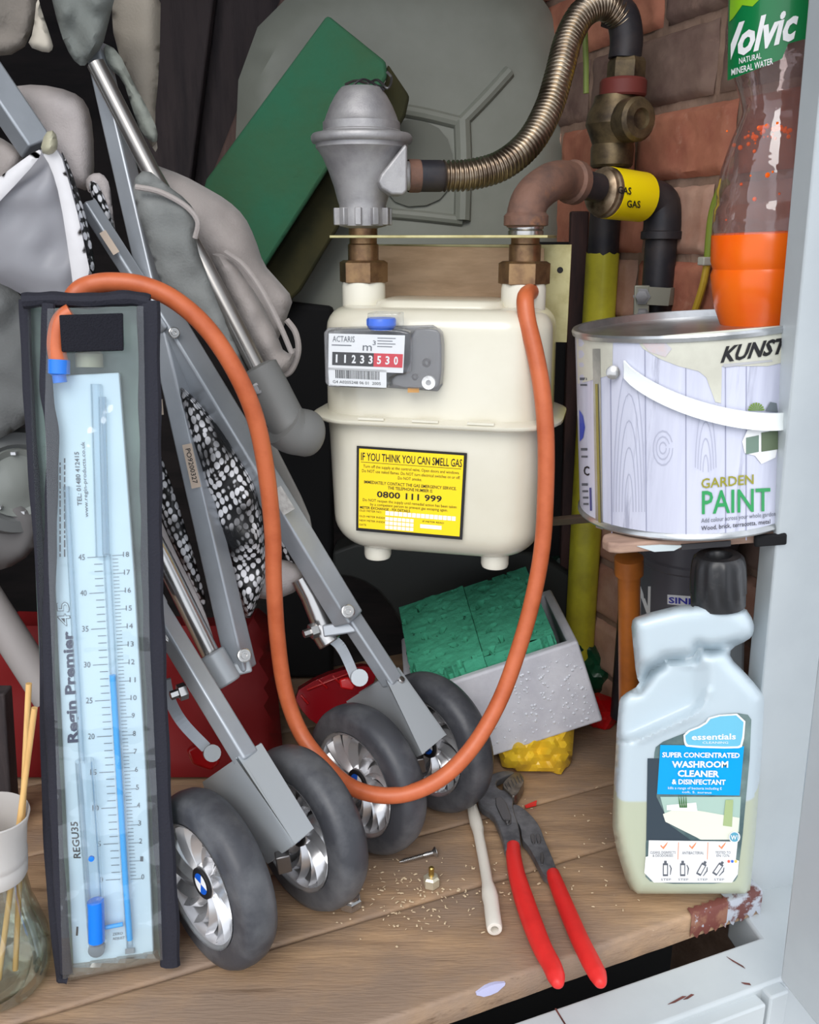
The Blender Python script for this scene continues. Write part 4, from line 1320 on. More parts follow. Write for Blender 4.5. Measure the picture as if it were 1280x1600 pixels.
# ------------------------------------------------------------------ washroom cleaner bottle
cb = thing('cleaner_bottle', 'translucent white dosing bottle with black ribbed cap and blue WASHROOM CLEANER label', 'bottle', (.25, .715, 0))
BP = Plane((.25, .700, 0), (0.0, -1, 0.0))
Tb = .058
m_hdpe = mat('milky_plastic', (190, 203, 209), .3, sss=.25, rgb2=(178, 195, 206), nscale=9, coat=.2)
m_hdl = mat('milky_plastic_filled', (184, 190, 168), .3, sss=.25, coat=.2)
sil = [(1000, 1403), (984, 1394), (957, 1306), (958, 1250), (966, 1100), (972, 1086), (1001, 1070), (994, 1056), (989, 1004), (986, 972), (995, 962), (1080, 941), (1163, 946), (1179, 972), (1178, 990), (1170, 1000), (1142, 1013), (1141, 1028), (1163, 1049), (1190, 1080), (1196, 1096), (1174, 1394), (1165, 1405)]
def seg_d(x, y, pts):
    best = 1e9
    for (ax, ay), (bx, by) in zip(pts, pts[1:]):
        dx, dy = bx - ax, by - ay; t = max(0, min(1, ((x - ax) * dx + (y - ay) * dy) / (dx * dx + dy * dy)))
        best = min(best, math.hypot(ax + dx * t - x, ay + dy * t - y))
    return best
gro = [(996, 1074), (1019, 1046), (1041, 1031), (1086, 1027), (1092, 1012), (1110, 1016), (1150, 1010)]
rdg = [(1000, 1156), (1050, 1134), (1085, 1118), (1098, 1104), (1108, 1080)]
def dent(x, y):
    d = -0.024 * math.exp(-(seg_d(x, y, gro) / 8) ** 2)
    d += 0.0035 * math.exp(-(seg_d(x, y, rdg) / 5) ** 2)
    # finger recess above the ridge
    if 1030 < y < 1160 and x < 1112:
        k = max(0, min(1, (1112 - x) / 30)) * max(0, min(1, (y - 1030) / 15)) * (1 if y < 1156 - (x - 1000) * .45 else 0)
        d -= 0.012 * k * max(0, min(1, (1156 - (x - 1000) * .45 - y) / 18))
    # label panel slightly sunk
    return d
m = MB()
def puffbox(mb, poly, surf, T, mt, step, E, pw=3.0, dent=None):
    p, f = fill2d(poly, step)
    # extra ring close to the edge for a rounder shoulder
    fr = []; bk = []
    for x, y in p:
        k = min(1.0, sd_poly((x, y), poly) / E)
        k = max(0, 1 - (1 - k) ** pw) ** (1 / pw)
        fr.append(surf(x, y, T / 2 * k + (dent(x, y) * k if dent else 0)))
        c = surf(x, y, 0); n_ = (surf(x, y, .01) - c)
        bk.append(c - n_ * (T / 2 * k / .01))
    o = len(p)
    mb.add(fr + bk, list(f) + [tuple(reversed([i + o for i in t])) for t in f], mt)
m_hdpe = two_level('milky_plastic_bottle', (190, 203, 210), (186, 192, 168), BP.at(1080, 1243, .02).z)
puffbox(m, round_poly(sil, 1), BP.at, Tb, m_hdpe, 6, 26, 2.6, dent)
m.v = [Vector((v.x, v.y, max(v.z, .0002))) for v in m.v]
m.build('bottle_body', cb, sharp=70)
m = MB(); cc = BP.at(1122, 940, .010); ct = BP.at(1123, 867, .010); ca = (ct - cc).normalized(); ch = (ct - cc).length
cs = (BP.at(1163, 940, .010) - cc).length
n = 72; vs = []; fs = []
prof_ = [(1.0, -.05, 0), (1.0, .02, 0), (1.0, .20, 0), (.985, .24, 1), (.975, .55, 1), (.94, .80, 1), (.89, .94, .6), (.80, 1.0, 0), (.50, 1.0, 0), (.44, .96, 0), (.40, .80, 0), (0, .80, 0)]
fx_, fy_ = frame(ca)
for r_, h, rib_ in prof_:
    for k in range(n):
        a = 2 * math.pi * k / n
        rr_ = cs * r_ * (1 + (.055 * rib_ if (k % 6) in (0, 1, 2) else 0))
        vs.append(cc + ca * (h * ch) + fx_ * math.cos(a) * rr_ + fy_ * math.sin(a) * rr_)
for i in range(len(prof_) - 1):
    for k in range(n):
        l = (k + 1) % n; fs.append((i * n + k, i * n + l, (i + 1) * n + l, (i + 1) * n + k))
m.add(vs, fs, mat('black_cap_plastic', (36, 36, 38), .35, rgb2=(62, 60, 60), nscale=60, nfac=(.55, .75))); m.build('cap', cb, sharp=40, label='black ribbed screw cap')
m = MB()
F_ = lambda u, v, o=0: BP.at(u, v, Tb / 2 + o)
m.decal(round_poly([(1026, 1163), (1068, 1146), (1090, 1140), (1112, 1118), (1166, 1113), (1177, 1128), (1155, 1366), (1146, 1381), (1020, 1381), (1005, 1366), (1022, 1180)], 1), F_, .0003, mat('label_slate', (72, 94, 98), .3, rgb2=(130, 150, 146), nscale=18, nfac=(.4, .7)), 14)
O = .0006
m.decal([(1012, 1185), (1030, 1185), (1026, 1245), (1048, 1290), (1080, 1313), (1010, 1313)], F_, O, mat('label_dark', (56, 68, 78), .3), 14)
m.decal([(1032, 1245), (1158, 1245), (1155, 1300), (1094, 1312), (1040, 1275)], F_, O, mat('label_pale_green', (170, 196, 184), .3), 14)
m.decal([(1036, 1272), (1060, 1262), (1100, 1268), (1156, 1278), (1152, 1312), (1096, 1312), (1040, 1284)], F_, O * 1.6, mat('label_bath', (226, 228, 212), .3), 14)
m.decal([(1042, 1258), (1088, 1254), (1090, 1268), (1042, 1266)], F_, O * 2.0, m_white, 14)
for k in range(4): m.decal([(1062 + 3 * k, 1262), (1060 + 4 * k, 1240), (1065 + 3 * k, 1262)], F_, O * 2.4, mat('label_plant', (58, 108, 52), .5) if k == 0 else bpy.data.materials['label_plant'], 14)
m.decal([(1134, 1250), (1146, 1250), (1144, 1292), (1130, 1290)], F_, O * 2.2, mat('label_bottle_green', (166, 184, 132), .4), 14)
m.decal([(1032, 1164), (1163, 1166), (1156, 1243), (1027, 1241)], F_, O * 2, mat('label_cyan', (0, 160, 226), .3), 20)
m.decal(round_poly([(1068, 1144), (1100, 1132), (1110, 1118), (1166, 1114), (1162, 1166), (1152, 1170), (1074, 1168), (1069, 1162)], 1), F_, O * 3, m_white, 14)
m.decal(round_poly([(1071, 1146), (1102, 1134), (1113, 1120), (1163, 1117), (1159, 1163), (1151, 1167), (1077, 1165), (1072, 1160)], 1), F_, O * 3.6, mat('label_sky', (110, 188, 216), .3), 14)
m.decal([(1014, 1313), (1153, 1315), (1150, 1343), (1155, 1345), (1153, 1366), (1144, 1379), (1022, 1379), (1007, 1364), (1009, 1339), (1013, 1338)], F_, O * 2, m_white, 14)
def T(s, x0, x1, y0, y1, h, mt, b=.0, o=O * 4.4): m.textpx(s, F_, o, (x0, y0), (x1, y1), (.02 * h, -h), mt, b)
T('SUPER CONCENTRATED', 1035, 1156, 1183, 1184, 7.5, m_white, .03)
T('WASHROOM', 1050, 1138, 1199, 1199, 9.5, m_white, .035)
T('CLEANER', 1059, 1124, 1213, 1214, 9.5, m_white, .035)
T('& DISINFECTANT', 1050, 1134, 1225, 1226, 7.5, m_white, .03)
T('kills a range of bacteria including E', 1044, 1128, 1233, 1234, 4, m_white)
T('coli, S. aureus', 1066, 1112, 1239, 1240, 3.4, m_white)
T('essentials', 1081, 1150, 1156, 1155, 9, m_white, .02)
T('CLEANING', 1098, 1138, 1162, 1162, 3.5, m_white)
m_tick = mat('tick_orange', (236, 140, 90), .4)
for x in (1033, 1078, 1124): m.decal([(x, 1320), (x + 3, 1324), (x + 11, 1315), (x + 9, 1320), (x + 4, 1327), (x - 1, 1322)], F_, O * 3, m_tick, 10)
for x in (1060, 1106): m.decal([(x, 1316), (x + 1, 1316), (x, 1343), (x - 1, 1343)], F_, O * 3, m_tick, 10)
T('CLEANS, DISINFECTS', 1016, 1056, 1334, 1334, 4, m_inkg); T('& DEODORISES', 1020, 1052, 1339, 1339, 4, m_inkg)
T('ANTIBACTERIAL', 1066, 1100, 1335, 1335, 4.5, m_inkg); T('TESTED TO', 1118, 1142, 1334, 1334, 4, m_inkg); T('EN 1276', 1120, 1140, 1339, 1339, 4, m_inkg)
for i, x in enumerate((1041, 1068, 1098, 1124)):
    t = (0, 0, .5, .6)[i]
    def rp_(pts): return [(x + a * math.cos(t) - b * math.sin(t), 1357 + a * math.sin(t) + b * math.cos(t)) for a, b in pts]
    m.decal(rp_([(-5, -8), (3, -8), (3, 12), (-5, 12)]), F_, O * 3, m_inkg, 20)
    m.decal(rp_([(-3.5, -5), (1.5, -5), (1.5, 9), (-3.5, 9)]), F_, O * 3.6, m_white, 20)
    m.decal(rp_([(-3, -12), (1, -12), (1, -8), (-3, -8)]), F_, O * 3, m_inkg, 20)
    m.decal(rp_([(6, -6), (9, 0), (7, 10), (6, 10), (7, 0), (5, -5)]), F_, O * 3, m_inkg, 20)
    T('STEP', x - 8, x + 8, 1376, 1376, 3.4, m_inkg)
for x, c_ in ((1139, (230, 100, 80)), (1144.5, (60, 110, 210)), (1150, (240, 200, 90))):
    m.decal([(x + 2.2 * math.cos(a), 1346 + 2.4 * math.sin(a)) for a in [k * math.pi / 4 for k in range(8)]], F_, O * 3, mat('dot_print', c_, .4), 20)
cir = [(1148 + 9 * math.cos(k * math.pi / 8), 1308 + 9 * math.sin(k * math.pi / 8)) for k in range(16)]
m.decal(cir, F_, O * 3.2, m_white, 20); m.decal([(1148 + (x - 1148) * .82, 1308 + (y - 1308) * .82) for x, y in cir], F_, O * 3.8, mat('label_teal', (96, 166, 190), .4), 20)
T('W1', 1142, 1154, 1312, 1312, 7, m_white, .02, O * 5)
m.build('front_label', cb, weld=False, label='pictorial label with a bright blue panel and white lettering')

# ------------------------------------------------------------------ small things on the shelf
def zt_(u, v, z=0): return PZ(u, v, z)
c = zt_(548, 1416)
nt_ = thing('hex_nut', 'bright steel lock nut lying on the shelf beside the front right tyre', 'nut', c)
m = MB(); m.lathe([(.0065, .0005), (.0100, .0005), (.0108, .0015), (.0108, .0085), (.0095, .0100), (.0065, .0100)], m_steel, c, (0, 0, 1), 6, ph=.35, caps=False)
m.lathe([(.0065, .010), (.0080, .0100), (.0080, .0125), (.0060, .0128), (.0058, .0020), (0, .0020)], m_steel, c, (0, 0, 1), 24); m.build('nut_body', nt_, sharp=25)
m = MB(); m.lathe([(.0060, .0118), (.0060, .0122), (.0046, .0122), (.0046, .0118)], mat('nylon_ring', (40, 60, 80), .4), c, (0, 0, 1), 24); m.build('locking_ring', nt_, label='dark locking ring')
sc_ = thing('screw', 'zinc-plated screw lying on the shelf just below the wheels', 'screw', zt_(650, 1338))
p0 = zt_(624, 1347, .0025); p1 = zt_(681, 1331, .0045); d = (p1 - p0); Ls = d.length; d = d.normalized()
pr_ = [(.0004, 0)]; x = .004
while x < Ls * .62: pr_ += [(.0017, x), (.0023, x + .0007), (.0017, x + .0014)]; x += .0016
pr_ += [(.0023, x + .002), (.0023, Ls - .003)]
m = MB(); m.lathe(pr_, m_steel, p0, d, 14); m.build('threaded_shank', sc_)
m = MB(); m.lathe([(.0023, -.0035), (.0052, -.0005), (.0052, .0), (0, .0)], m_steel, p1, d, 20); m.build('head', sc_, sharp=30)
c = zt_(674, 1384)
bf = thing('brass_fitting', 'small brass fitting standing on end on the shelf below the screw', 'fitting', c)
m = MB(); m.lathe([(.0070, 0), (.0078, .001), (.0078, .009), (.006, .011), (.003, .0115)], mat('pale_brass', (222, 214, 190), .35, .6), c, (0, 0, 1), 6, ph=.3); m.build('hex_base', bf, sharp=20)
m = MB(); m.lathe([(.0026, .010), (.0026, .020), (.0018, .021), (0, .021)], mat('bright_brass', (190, 160, 90), .3, .9), c, (0, 0, 1), 14); m.build('pin', bf)
# white plastic tube
m = MB(); w_ = mat('frosted_tube', (226, 220, 208), .35, sss=.3)
us = [(736, 1254, 8), (738, 1262, 9), (744, 1286, 11), (747, 1296, 10), (748, 1304, 8.6), (756, 1345, 8.6), (762, 1380, 8.8), (764, 1390, 11), (766, 1402, 12.4), (768, 1412, 11.4), (770, 1430, 11.6), (772.5, 1448, 11.6), (773, 1452, 10.6)]
pth = [zt_(u, v, .0075) for u, v, r_ in us]; rr = [r_ * .00061 for *_, r_ in us]
m.tube(pth, rr, w_, 20, caps=False)
d = (pth[-1] - pth[-2]).normalized()
m.lathe([(rr[-1], 0), (rr[-1] * .55, .0004), (rr[-1] * .5, -.012), (0, -.012)], w_, pth[-1], d, 20, caps=False)
m.lathe([(rr[0], 0), (rr[0] * .6, -.001), (0, -.001)], w_, pth[0], (pth[1] - pth[0]), 20, caps=False)
tag(m.build('white_plastic_tube', sharp=50), 'frosted white plastic tube with two bulges lying beside the pliers', 'tube')

# ------------------------------------------------------------------ water pump pliers
pls = thing('water_pump_pliers', 'slip-joint pliers with long red dipped handles lying on the shelf, tips over the edge', 'pliers', zt_(830, 1300))
def cz(x, y): return (740 + x / 4.323, 1190 + y / 4.323)
PLs = Plane((0, 0, .0085), (0, 0, 1))
def pz(pts, o0, o1, mt, mm, rp=True):
    pts = [cz(*p) for p in pts]
    if rp: pts = round_poly(pts, 1)
    mm.prism([PLs.at(u, v, o1) for u, v in pts], (0, 0, -(o1 - o0)), mt)
m = MB()
pz([(215, 610), (322, 600), (312, 440), (268, 320), (268, 240), (240, 195), (165, 185), (150, 130), (210, 100), (290, 75), (250, 58), (180, 62), (100, 92), (45, 145), (28, 220), (40, 300), (130, 350), (165, 430), (200, 520)], -.0045, .0045, m_plier, m)
m.build('fixed_jaw', pls, bevel=.0014, seg=3, label='forged grey steel jaw and shank')
m = MB()
pz([(130, 248), (205, 232), (270, 410), (215, 430)], .0045, .0058, m_steeld, m)
m.build('slide_channel', pls, bevel=.0006)
m = MB(); m.lathe([(.0028, 0), (.0028, .002), (0, .0025)], m_steeld, PLs.at(*cz(228, 400), .0055), (0, 0, 1), 16); m.build('pivot_rivet', pls)
m = MB()
pz([(196, 170), (205, 130), (250, 92), (290, 68), (335, 90), (345, 135), (320, 175), (300, 215), (268, 238), (240, 205)], -.0055, .0075, mat('worn_jaw_steel', (140, 132, 122), .35, .8, rgb2=(90, 84, 80), nscale=90), m)
for k in range(6):
    a = cz(215 + 20 * k, 150 - 14 * k); b = cz(235 + 20 * k, 190 - 12 * k)
    m.bar(PLs.at(*a, .0078), PLs.at(*b, .0078), .0014, .0012, m_steeld, face=(0, 0, 1))
m.build('sliding_jaw_head', pls, bevel=.002, seg=3, label='worn toothed jaw head')
m = MB()
pz([(262, 300), (280, 380), (322, 450), (325, 520), (375, 575), (425, 670), (490, 790), (580, 775), (530, 640), (480, 530), (450, 440), (390, 360), (320, 300), (275, 285)], -.0055, .0025, m_plier, m)
for x in (395, 432): pz([(x - 14, 490), (x + 14, 482), (x + 28, 545), (x, 553)], .0025, .0036, m_steeld, m)
pz([(455, 610), (472, 615), (478, 670), (462, 700), (450, 660)], .0025, .0034, m_steeld, m)
m.build('moving_arm', pls, bevel=.0012, seg=3, label='forged grey steel arm')
for pts in ([(802, 1322, 11.5), (803, 1340, 12.5), (808, 1368, 13.6), (819, 1405, 15), (833, 1445, 15), (848, 1482, 14), (862, 1508, 13.5), (869, 1526, 12.5), (872, 1538, 8), (872.5, 1542, 2)],
            [(864, 1364, 10), (867, 1374, 11.5), (878, 1402, 12.6), (893, 1438, 13), (908, 1472, 13.2), (924, 1504, 13.4), (934, 1523, 12.5), (939, 1537, 8), (940, 1541, 2)]):
    m = MB(); cp = catmull([zt_(u, v, .0100) for u, v, r_ in pts], 5)
    rr = []
    for i in range(len(pts) - 1):
        for k in range(5): rr.append((pts[i][2] + (pts[i + 1][2] - pts[i][2]) * k / 5) * .00060)
    rr.append(pts[-1][2] * .0006)
    m.tube(cp, rr, m_redgrip, 20); 
    m.build('handle_grip', pls, label='red dipped plastic grip')
m = MB(); f = [zt_(u, v, .0003) for u, v in [(820, 1260), (839, 1252), (838, 1259), (822, 1263)]]
m.prism(f, (0, 0, .0015), m_redgrip); tag(m.build('red_plastic_sliver'), 'tiny red plastic sliver on the shelf right of the pliers head', 'scrap')
# loose sawdust and flakes
m = MB(); rb = random.Random(11); mw = mat('pale_flakes', (206, 184, 152), .7)
for k in range(260):
    if rb.random() < .6: u, v = rb.gauss(640, 60), rb.gauss(1400, 30)
    else: u, v = rb.uniform(560, 1000), rb.uniform(1230, 1440)
    if v < 1340 and u < 700: continue
    c = zt_(u, v, .0008); a = rb.uniform(0, 3.14); l = rb.uniform(.0006, .0022); w = rb.uniform(.0003, .0009)
    dx = Vector((math.cos(a), math.sin(a), 0)); dy = Vector((-dx.y, dx.x, 0))
    if EN.dot(c - C0) < .006: continue
    m.hexa([c - dx * l - dy * w, c + dx * l - dy * w, c + dx * l + dy * w, c - dx * l + dy * w] + [c - dx * l * .5 - dy * w * .5 + Vector((0, 0, w)), c + dx * l * .5 - dy * w * .5 + Vector((0, 0, w)), c + dx * l * .5 + dy * w * .5 + Vector((0, 0, w)), c - dx * l * .5 + dy * w * .5 + Vector((0, 0, w))], mw)
o = tag(m.build('sawdust', weld=False), 'pale sawdust and paint flakes scattered on the shelf', 'sawdust'); o['kind'] = 'stuff'

# ------------------------------------------------------------------ polystyrene box with two green foam blocks
from mathutils import Euler
BM_ = Matrix.Translation((.184, .895, .164)) @ (Matrix.Rotation(.04, 4, 'Z') @ Matrix.Rotation(-.332, 4, 'Y') @ Matrix.Rotation(-.018, 4, 'X'))
bw, bh, bd = .201, .104, .160
box = thing('polystyrene_box', 'open pale grey polystyrene box tilted on the shelf under the gas meter', 'box', BM_ @ Vector((-bw / 2, bd / 2, -bh)))
m = MB(); t = .011
def bb(x0, x1, y0, y1, z0, z1): m.box(((x0 + x1) / 2, (y0 + y1) / 2, (z0 + z1) / 2), (x1 - x0, y1 - y0, z1 - z0), m_poly, BM_)
ring = [(-bw, 0), (0, 0), (0, bd), (-bw, bd)]; inn = [(-bw + t, t), (-t, t), (-t, bd - t), (-bw + t, bd - t)]
vs = [Vector((x, y, -bh)) for x, y in ring] + [Vector((x, y, 0)) for x, y in ring] + [Vector((x, y, 0)) for x, y in inn] + [Vector((x, y, -bh + t)) for x, y in inn]
fs = [(3, 2, 1, 0)]
for k in range(4):
    l = (k + 1) % 4
    fs += [(k, l, 4 + l, 4 + k), (4 + k, 4 + l, 8 + l, 8 + k), (8 + k, 8 + l, 12 + l, 12 + k)]
fs.append((12, 13, 14, 15))
m.add(vs, fs, m_poly, False, BM_); m.build('box_shell', box, bevel=.003, seg=3)
m = MB(); rb = random.Random(4)
for k in range(230):
    x = -rb.random() * .93 * bw - .004 if rb.random() < .3 else -abs(rb.gauss(.045, .05)); z = -rb.uniform(.012, bh - .006)
    if x < -bw * .96 or x > -.005: continue
    r_ = rb.choice([.0006, .0008, .001, .0014, .0018])
    m.lathe([(r_, -.0001), (r_ * .86, r_ * .35), (r_ * .5, r_ * .6), (0, r_ * .7)], m_bead, BM_ @ Vector((x, -.0002, z)), BM_.to_3x3() @ Vector((0, -1, 0)), 8)
o = m.build('water_drops', box, weld=False, label='clear droplets on the front face'); o['kind'] = 'stuff'
def foam(x0, x1, y0, y1, z0, z1, seed):
    mm = MB(); n = 50; nz_ = 8
    def disp(p, nrm):
        a = noise.noise(p * 60 + Vector((seed, 0, 0))) * .0012 + noise.noise(p * 160) * .0007
        h = noise.noise(p * 95 + Vector((seed * 2, 3, 1)))
        if h > .34: a -= min(.006, (h - .34) * .09)
        return p + nrm * a
    def face(o_, ux, uy, nrm, na, nb):
        vs = []; fs = []
        for j in range(nb + 1):
            for i in range(na + 1):
                q_ = disp(o_ + ux * (i / na) + uy * (j / nb), nrm); q_.z += max(0, q_.z + .09) / .1 * .030 * (q_.y / .12); vs.append(BM_ @ q_)
        for j in range(nb):
            for i in range(na):
                a = j * (na + 1) + i; fs.append((a, a + 1, a + na + 2, a + na + 1))
        mm.add(vs, fs, m_green)
    X, Y, Z = Vector((x1 - x0, 0, 0)), Vector((0, y1 - y0, 0)), Vector((0, 0, z1 - z0))
    A_ = Vector((x0, y0, z0))
    face(A_ + Z, X, Y, Vector((0, 0, 1)), n, n * 2)
    face(A_, X, Z, Vector((0, -1, 0)), n, nz_); face(A_ + Y, X, Z, Vector((0, 1, 0)), n, nz_)
    face(A_, Y, Z, Vector((-1, 0, 0)), n * 2, nz_); face(A_ + X, Y, Z, Vector((1, 0, 0)), n * 2, nz_)
    face(A_, X, Y, Vector((0, 0, -1)), 4, 4)
    return mm
tag(foam(-.1875, -.1035, .0125, .146, -.090, .010, 1).build('floral_foam_block', weld=False), 'pitted green floral foam block, left-hand of the two in the polystyrene box', 'foam block', 'floral foam blocks')
tag(foam(-.1030, -.022, .0125, .147, -.090, .008, 5).build('floral_foam_block', weld=False), 'pitted green floral foam block, right-hand of the two in the polystyrene box', 'foam block', 'floral foam blocks')

# crumpled bags by the box
def crumple(nm, lab, cat, poly, y, T_, mt, amp, fq, seed, step=7, zmin=None):
    mm = MB(); s_ = Plane((0, y, 0), (0, -1, .15))
    mm.puff(poly, s_.at, T_, mt, step, 24, amp, fq, seed=seed)
    if zmin is not None: mm.v = [Vector((v.x, v.y, max(v.z, zmin))) for v in mm.v]
    return tag(mm.build(nm, sharp=22), lab, cat)
crumple('yellow_plastic_bag', 'crumpled yellow plastic bag squashed under the polystyrene box', 'bag', [(778, 1172), (800, 1150), (860, 1140), (898, 1132), (894, 1186), (880, 1219), (858, 1214), (818, 1213), (786, 1204)], .905, .040, m_yelbag, .015, .055, 3, step=6, zmin=.0005)
crumple('green_plastic_bag', 'dark green crumpled plastic bag between the polystyrene box and the brown pipe', 'bag', [(885, 985), (920, 1000), (952, 1028), (960, 1052), (946, 1082), (926, 1086), (905, 1060)], 1.06, .03, mat('green_bag', (28, 84, 56), .3, rgb2=(18, 60, 42), nscale=30), .014, .06, 8)
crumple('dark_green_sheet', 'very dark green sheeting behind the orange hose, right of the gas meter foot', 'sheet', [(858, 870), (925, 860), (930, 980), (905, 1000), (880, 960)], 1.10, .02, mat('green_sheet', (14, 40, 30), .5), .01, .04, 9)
crumple('red_net_bag', 'small shiny red bag behind the lower right corner of the polystyrene box', 'bag', [(910, 1088), (935, 1082), (962, 1092), (966, 1120), (955, 1150), (925, 1152), (915, 1130)], 1.0, .03, m_redp, .012, .06, 10, zmin=.0005)
# ------------------------------------------------------------------ folded pushchair
pc = thing('pushchair', 'folded grey pushchair with double silver wheels, grey frame and taupe fabric leaning on the shelf', 'pushchair', (-.10, .70, 0))
WY = .77
AX = Vector((math.cos(WY), math.sin(WY), 0))
def wheel(c, main=True, sgn=-1):
    c = Vector(c); n = AX * sgn; r = .0758; hw = .0158
    m = MB()
    m.lathe([(.050, hw * .72), (.0535, hw), (.066, hw), (.0715, hw * .86), (.0748, hw * .5), (r, 0), (.0748, -hw * .5), (.0715, -hw * .86), (.066, -hw), (.0535, -hw), (.050, -hw * .72)], m_tyre, c, n, 72, caps=False)
    m.lathe([(.050, hw * .72), (.050, -hw * .72)], m_tyre, c, n, 72, caps=False)
    w = m.build('wheel', pc, sharp=50, label='grey rubber tyre with worn tread')
    m = MB()
    m.lathe([(.050, hw * .6), (.0525, hw * 1.02), (.0535, hw * 1.06), (.0500, hw * .92), (.0490, hw * .40), (.047, -hw * .2), (.012, -hw * .1)], m_rim, c, n, 64, caps=False)
    m.lathe([(.050, -hw * .6), (.0525, -hw * 1.02), (.049, -hw * .8), (.047, -hw * .3), (.012, -hw * .2)], m_rim, c, n, 64, caps=False)
    m.lathe([(.014, -hw * .6), (.014, hw * .55), (.0125, hw * .62), (0, hw * .62)], m_rim, c, n, 32)
    x, y = frame(n)
    NS = 9
    for k in range(NS):
        a = 2 * math.pi * k / NS + .25
        # twin curved blades rising to a sharp crest
        for s_ in (-1, 1):
            vs = []; fs = []; nn = 9
            for i in range(nn):
                f = i / (nn - 1); rr_ = .012 + .0375 * f
                aa = a + s_ * (.02 + .15 * f ** 1.3) + .42 * f ** 1.6
                hwid = (.0042 * (1 - f) + .0040 * f + .0024 * math.sin(math.pi * f)) / rr_
                zc = hw * (.55 + .28 * f)
                for da, dz in ((-hwid, -.0065), (-hwid * .15, 0), (hwid, -.0065)):
                    vs.append(c + n * (zc + dz) + (x * math.cos(aa + da) + y * math.sin(aa + da)) * rr_)
            for i in range(nn - 1):
                for q in range(2): fs.append((i * 3 + q, i * 3 + q + 1, (i + 1) * 3 + q + 1, (i + 1) * 3 + q))
            m.add(vs, fs, m_rim)
    m.build('rim', w, sharp=28, weld=False, label='silver turbine-style rim')
    m = MB()
    bc = c + n * (hw * .62)
    m.lathe([(.0135, 0), (.0135, .0015), (.0125, .0022), (.0098, .0022), (.0094, .0018), (0, .0018)], m_ink, bc, n, 32)
    for k in range(4):
        pts = [bc + n * .0021] + [bc + n * .0021 + (x * math.cos(t) + y * math.sin(t)) * .0092 for t in [math.pi / 2 * k + .15 + math.pi / 2 * j / 6 for j in range(7)]]
        m.add(pts, [tuple(range(8))], m_white if k % 2 else m_blue, False)
    m.build('hub_badge', w, weld=False, label='round hub badge with blue and white quarters inside a black ring')
    return w
W1 = Vector((-.1636, .6248, .0758)); W3 = Vector((-.043, .768, .0758)); gapw = .096
for c in (W1, W1 + AX * gapw, W3, W3 + AX * gapw): wheel(c)
for c in (W1, W3):
    m = MB(); m.tube([c + AX * .01, c + AX * (gapw - .01)], .006, m_steeld, 12); m.build('axle', pc)
# forks
for fk in ([(372, 1183, .655), (406, 1162, .672), (488, 1296, .622), (457, 1322, .600), (316, 1222, .69), (319, 1232, .688), (418, 1350, .655), (398, 1205, .660)],
           [(602, 1057, .795), (621, 1043, .812), (696, 1149, .765), (661, 1178, .742), (541, 1096, .83), (545, 1104, .828), (640, 1190, .795), (626, 1063, .80)]):
    r0, rt, rb_, r1, l0, l1, l2, bt = [P(*q) for q in fk]
    m = MB()
    n1 = (rt - r0).cross(r1 - r0).normalized()
    if n1.dot(EYE - r0) < 0: n1 = -n1
    m.prism([r0, rt, rb_, r1], -n1 * .003, m_framel)
    n2 = (l0 - r0).cross(r1 - r0).normalized()
    if n2.dot(EYE - r0) < 0: n2 = -n2
    m.prism([r0, r1, l2, l1, l0], -n2 * .003, m_framel)
    back = AX * .030 - n2 * 0
    m.prism([rt, rb_, rb_ + (l2 - r1), rt + (l0 - r0)], -n2 * .002, m_framel)
    m.build('fork', pc, bevel=.0022, seg=3, label='grey moulded fork cover over the wheel pair')
    m = MB(); m.lathe([(.0042, 0), (.0042, .001), (.003, .0028), (0, .0032)], m_steel, bt + n1 * .0005, n1, 16); m.build('rivet', pc)
    m = MB(); k_ = (r1 + rb_) / 2
    m.bar(r1 * .6 + l2 * .4, (r1 * .5 + l2 * .5) + Vector((.004, .0, -.014)), .012, .008, m_steeld); m.build('axle_bracket', pc, bevel=.001)
# legs
def sq(nm, a, b, w, roll=45, lab=None, mt=m_frame, h=None, bev=.0022):
    m = MB(); m.bar(P(*a), P(*b), w, h or w, mt, roll=R(roll)); return m.build(nm, pc, bevel=bev, seg=3, label=lab)
sq('lower_leg', (236, 940, .73), (386, 1186, .662), .017, 38, 'flat silver lower leg', mt=m_frame)
sq('lower_leg', (548, 966, .812), (614, 1066, .800), .017, 38, 'flat silver lower leg')
sq('main_tube', (240, 468, .826), (545, 968, .805), .0235, 40, 'long square silver-grey tube')
sq('upper_bar', (136, 318, .828), (262, 515, .815), .013, 40, 'narrower grey bar joining the long tube')
m = MB(); m.bar(P(150, 70, .87), P(378, 1046, .765), .0155, .0155, m_frame, roll=R(52), w2=.0215, h2=.0215); m.build('cross_tube', pc, bevel=.0022, seg=3, label='square grey cross tube')
sq('main_tube', (70, 640, .76), (238, 955, .735), .023, 40)
sq('upper_tube', (-40, 88, .84), (58, 232, .84), .024, 30, 'square dark grey tube at the top left')
sq('stay_bar', (520, 1000, .83), (556, 1052, .82), .007, 10, mt=m_steeld, h=.003, bev=.0008)
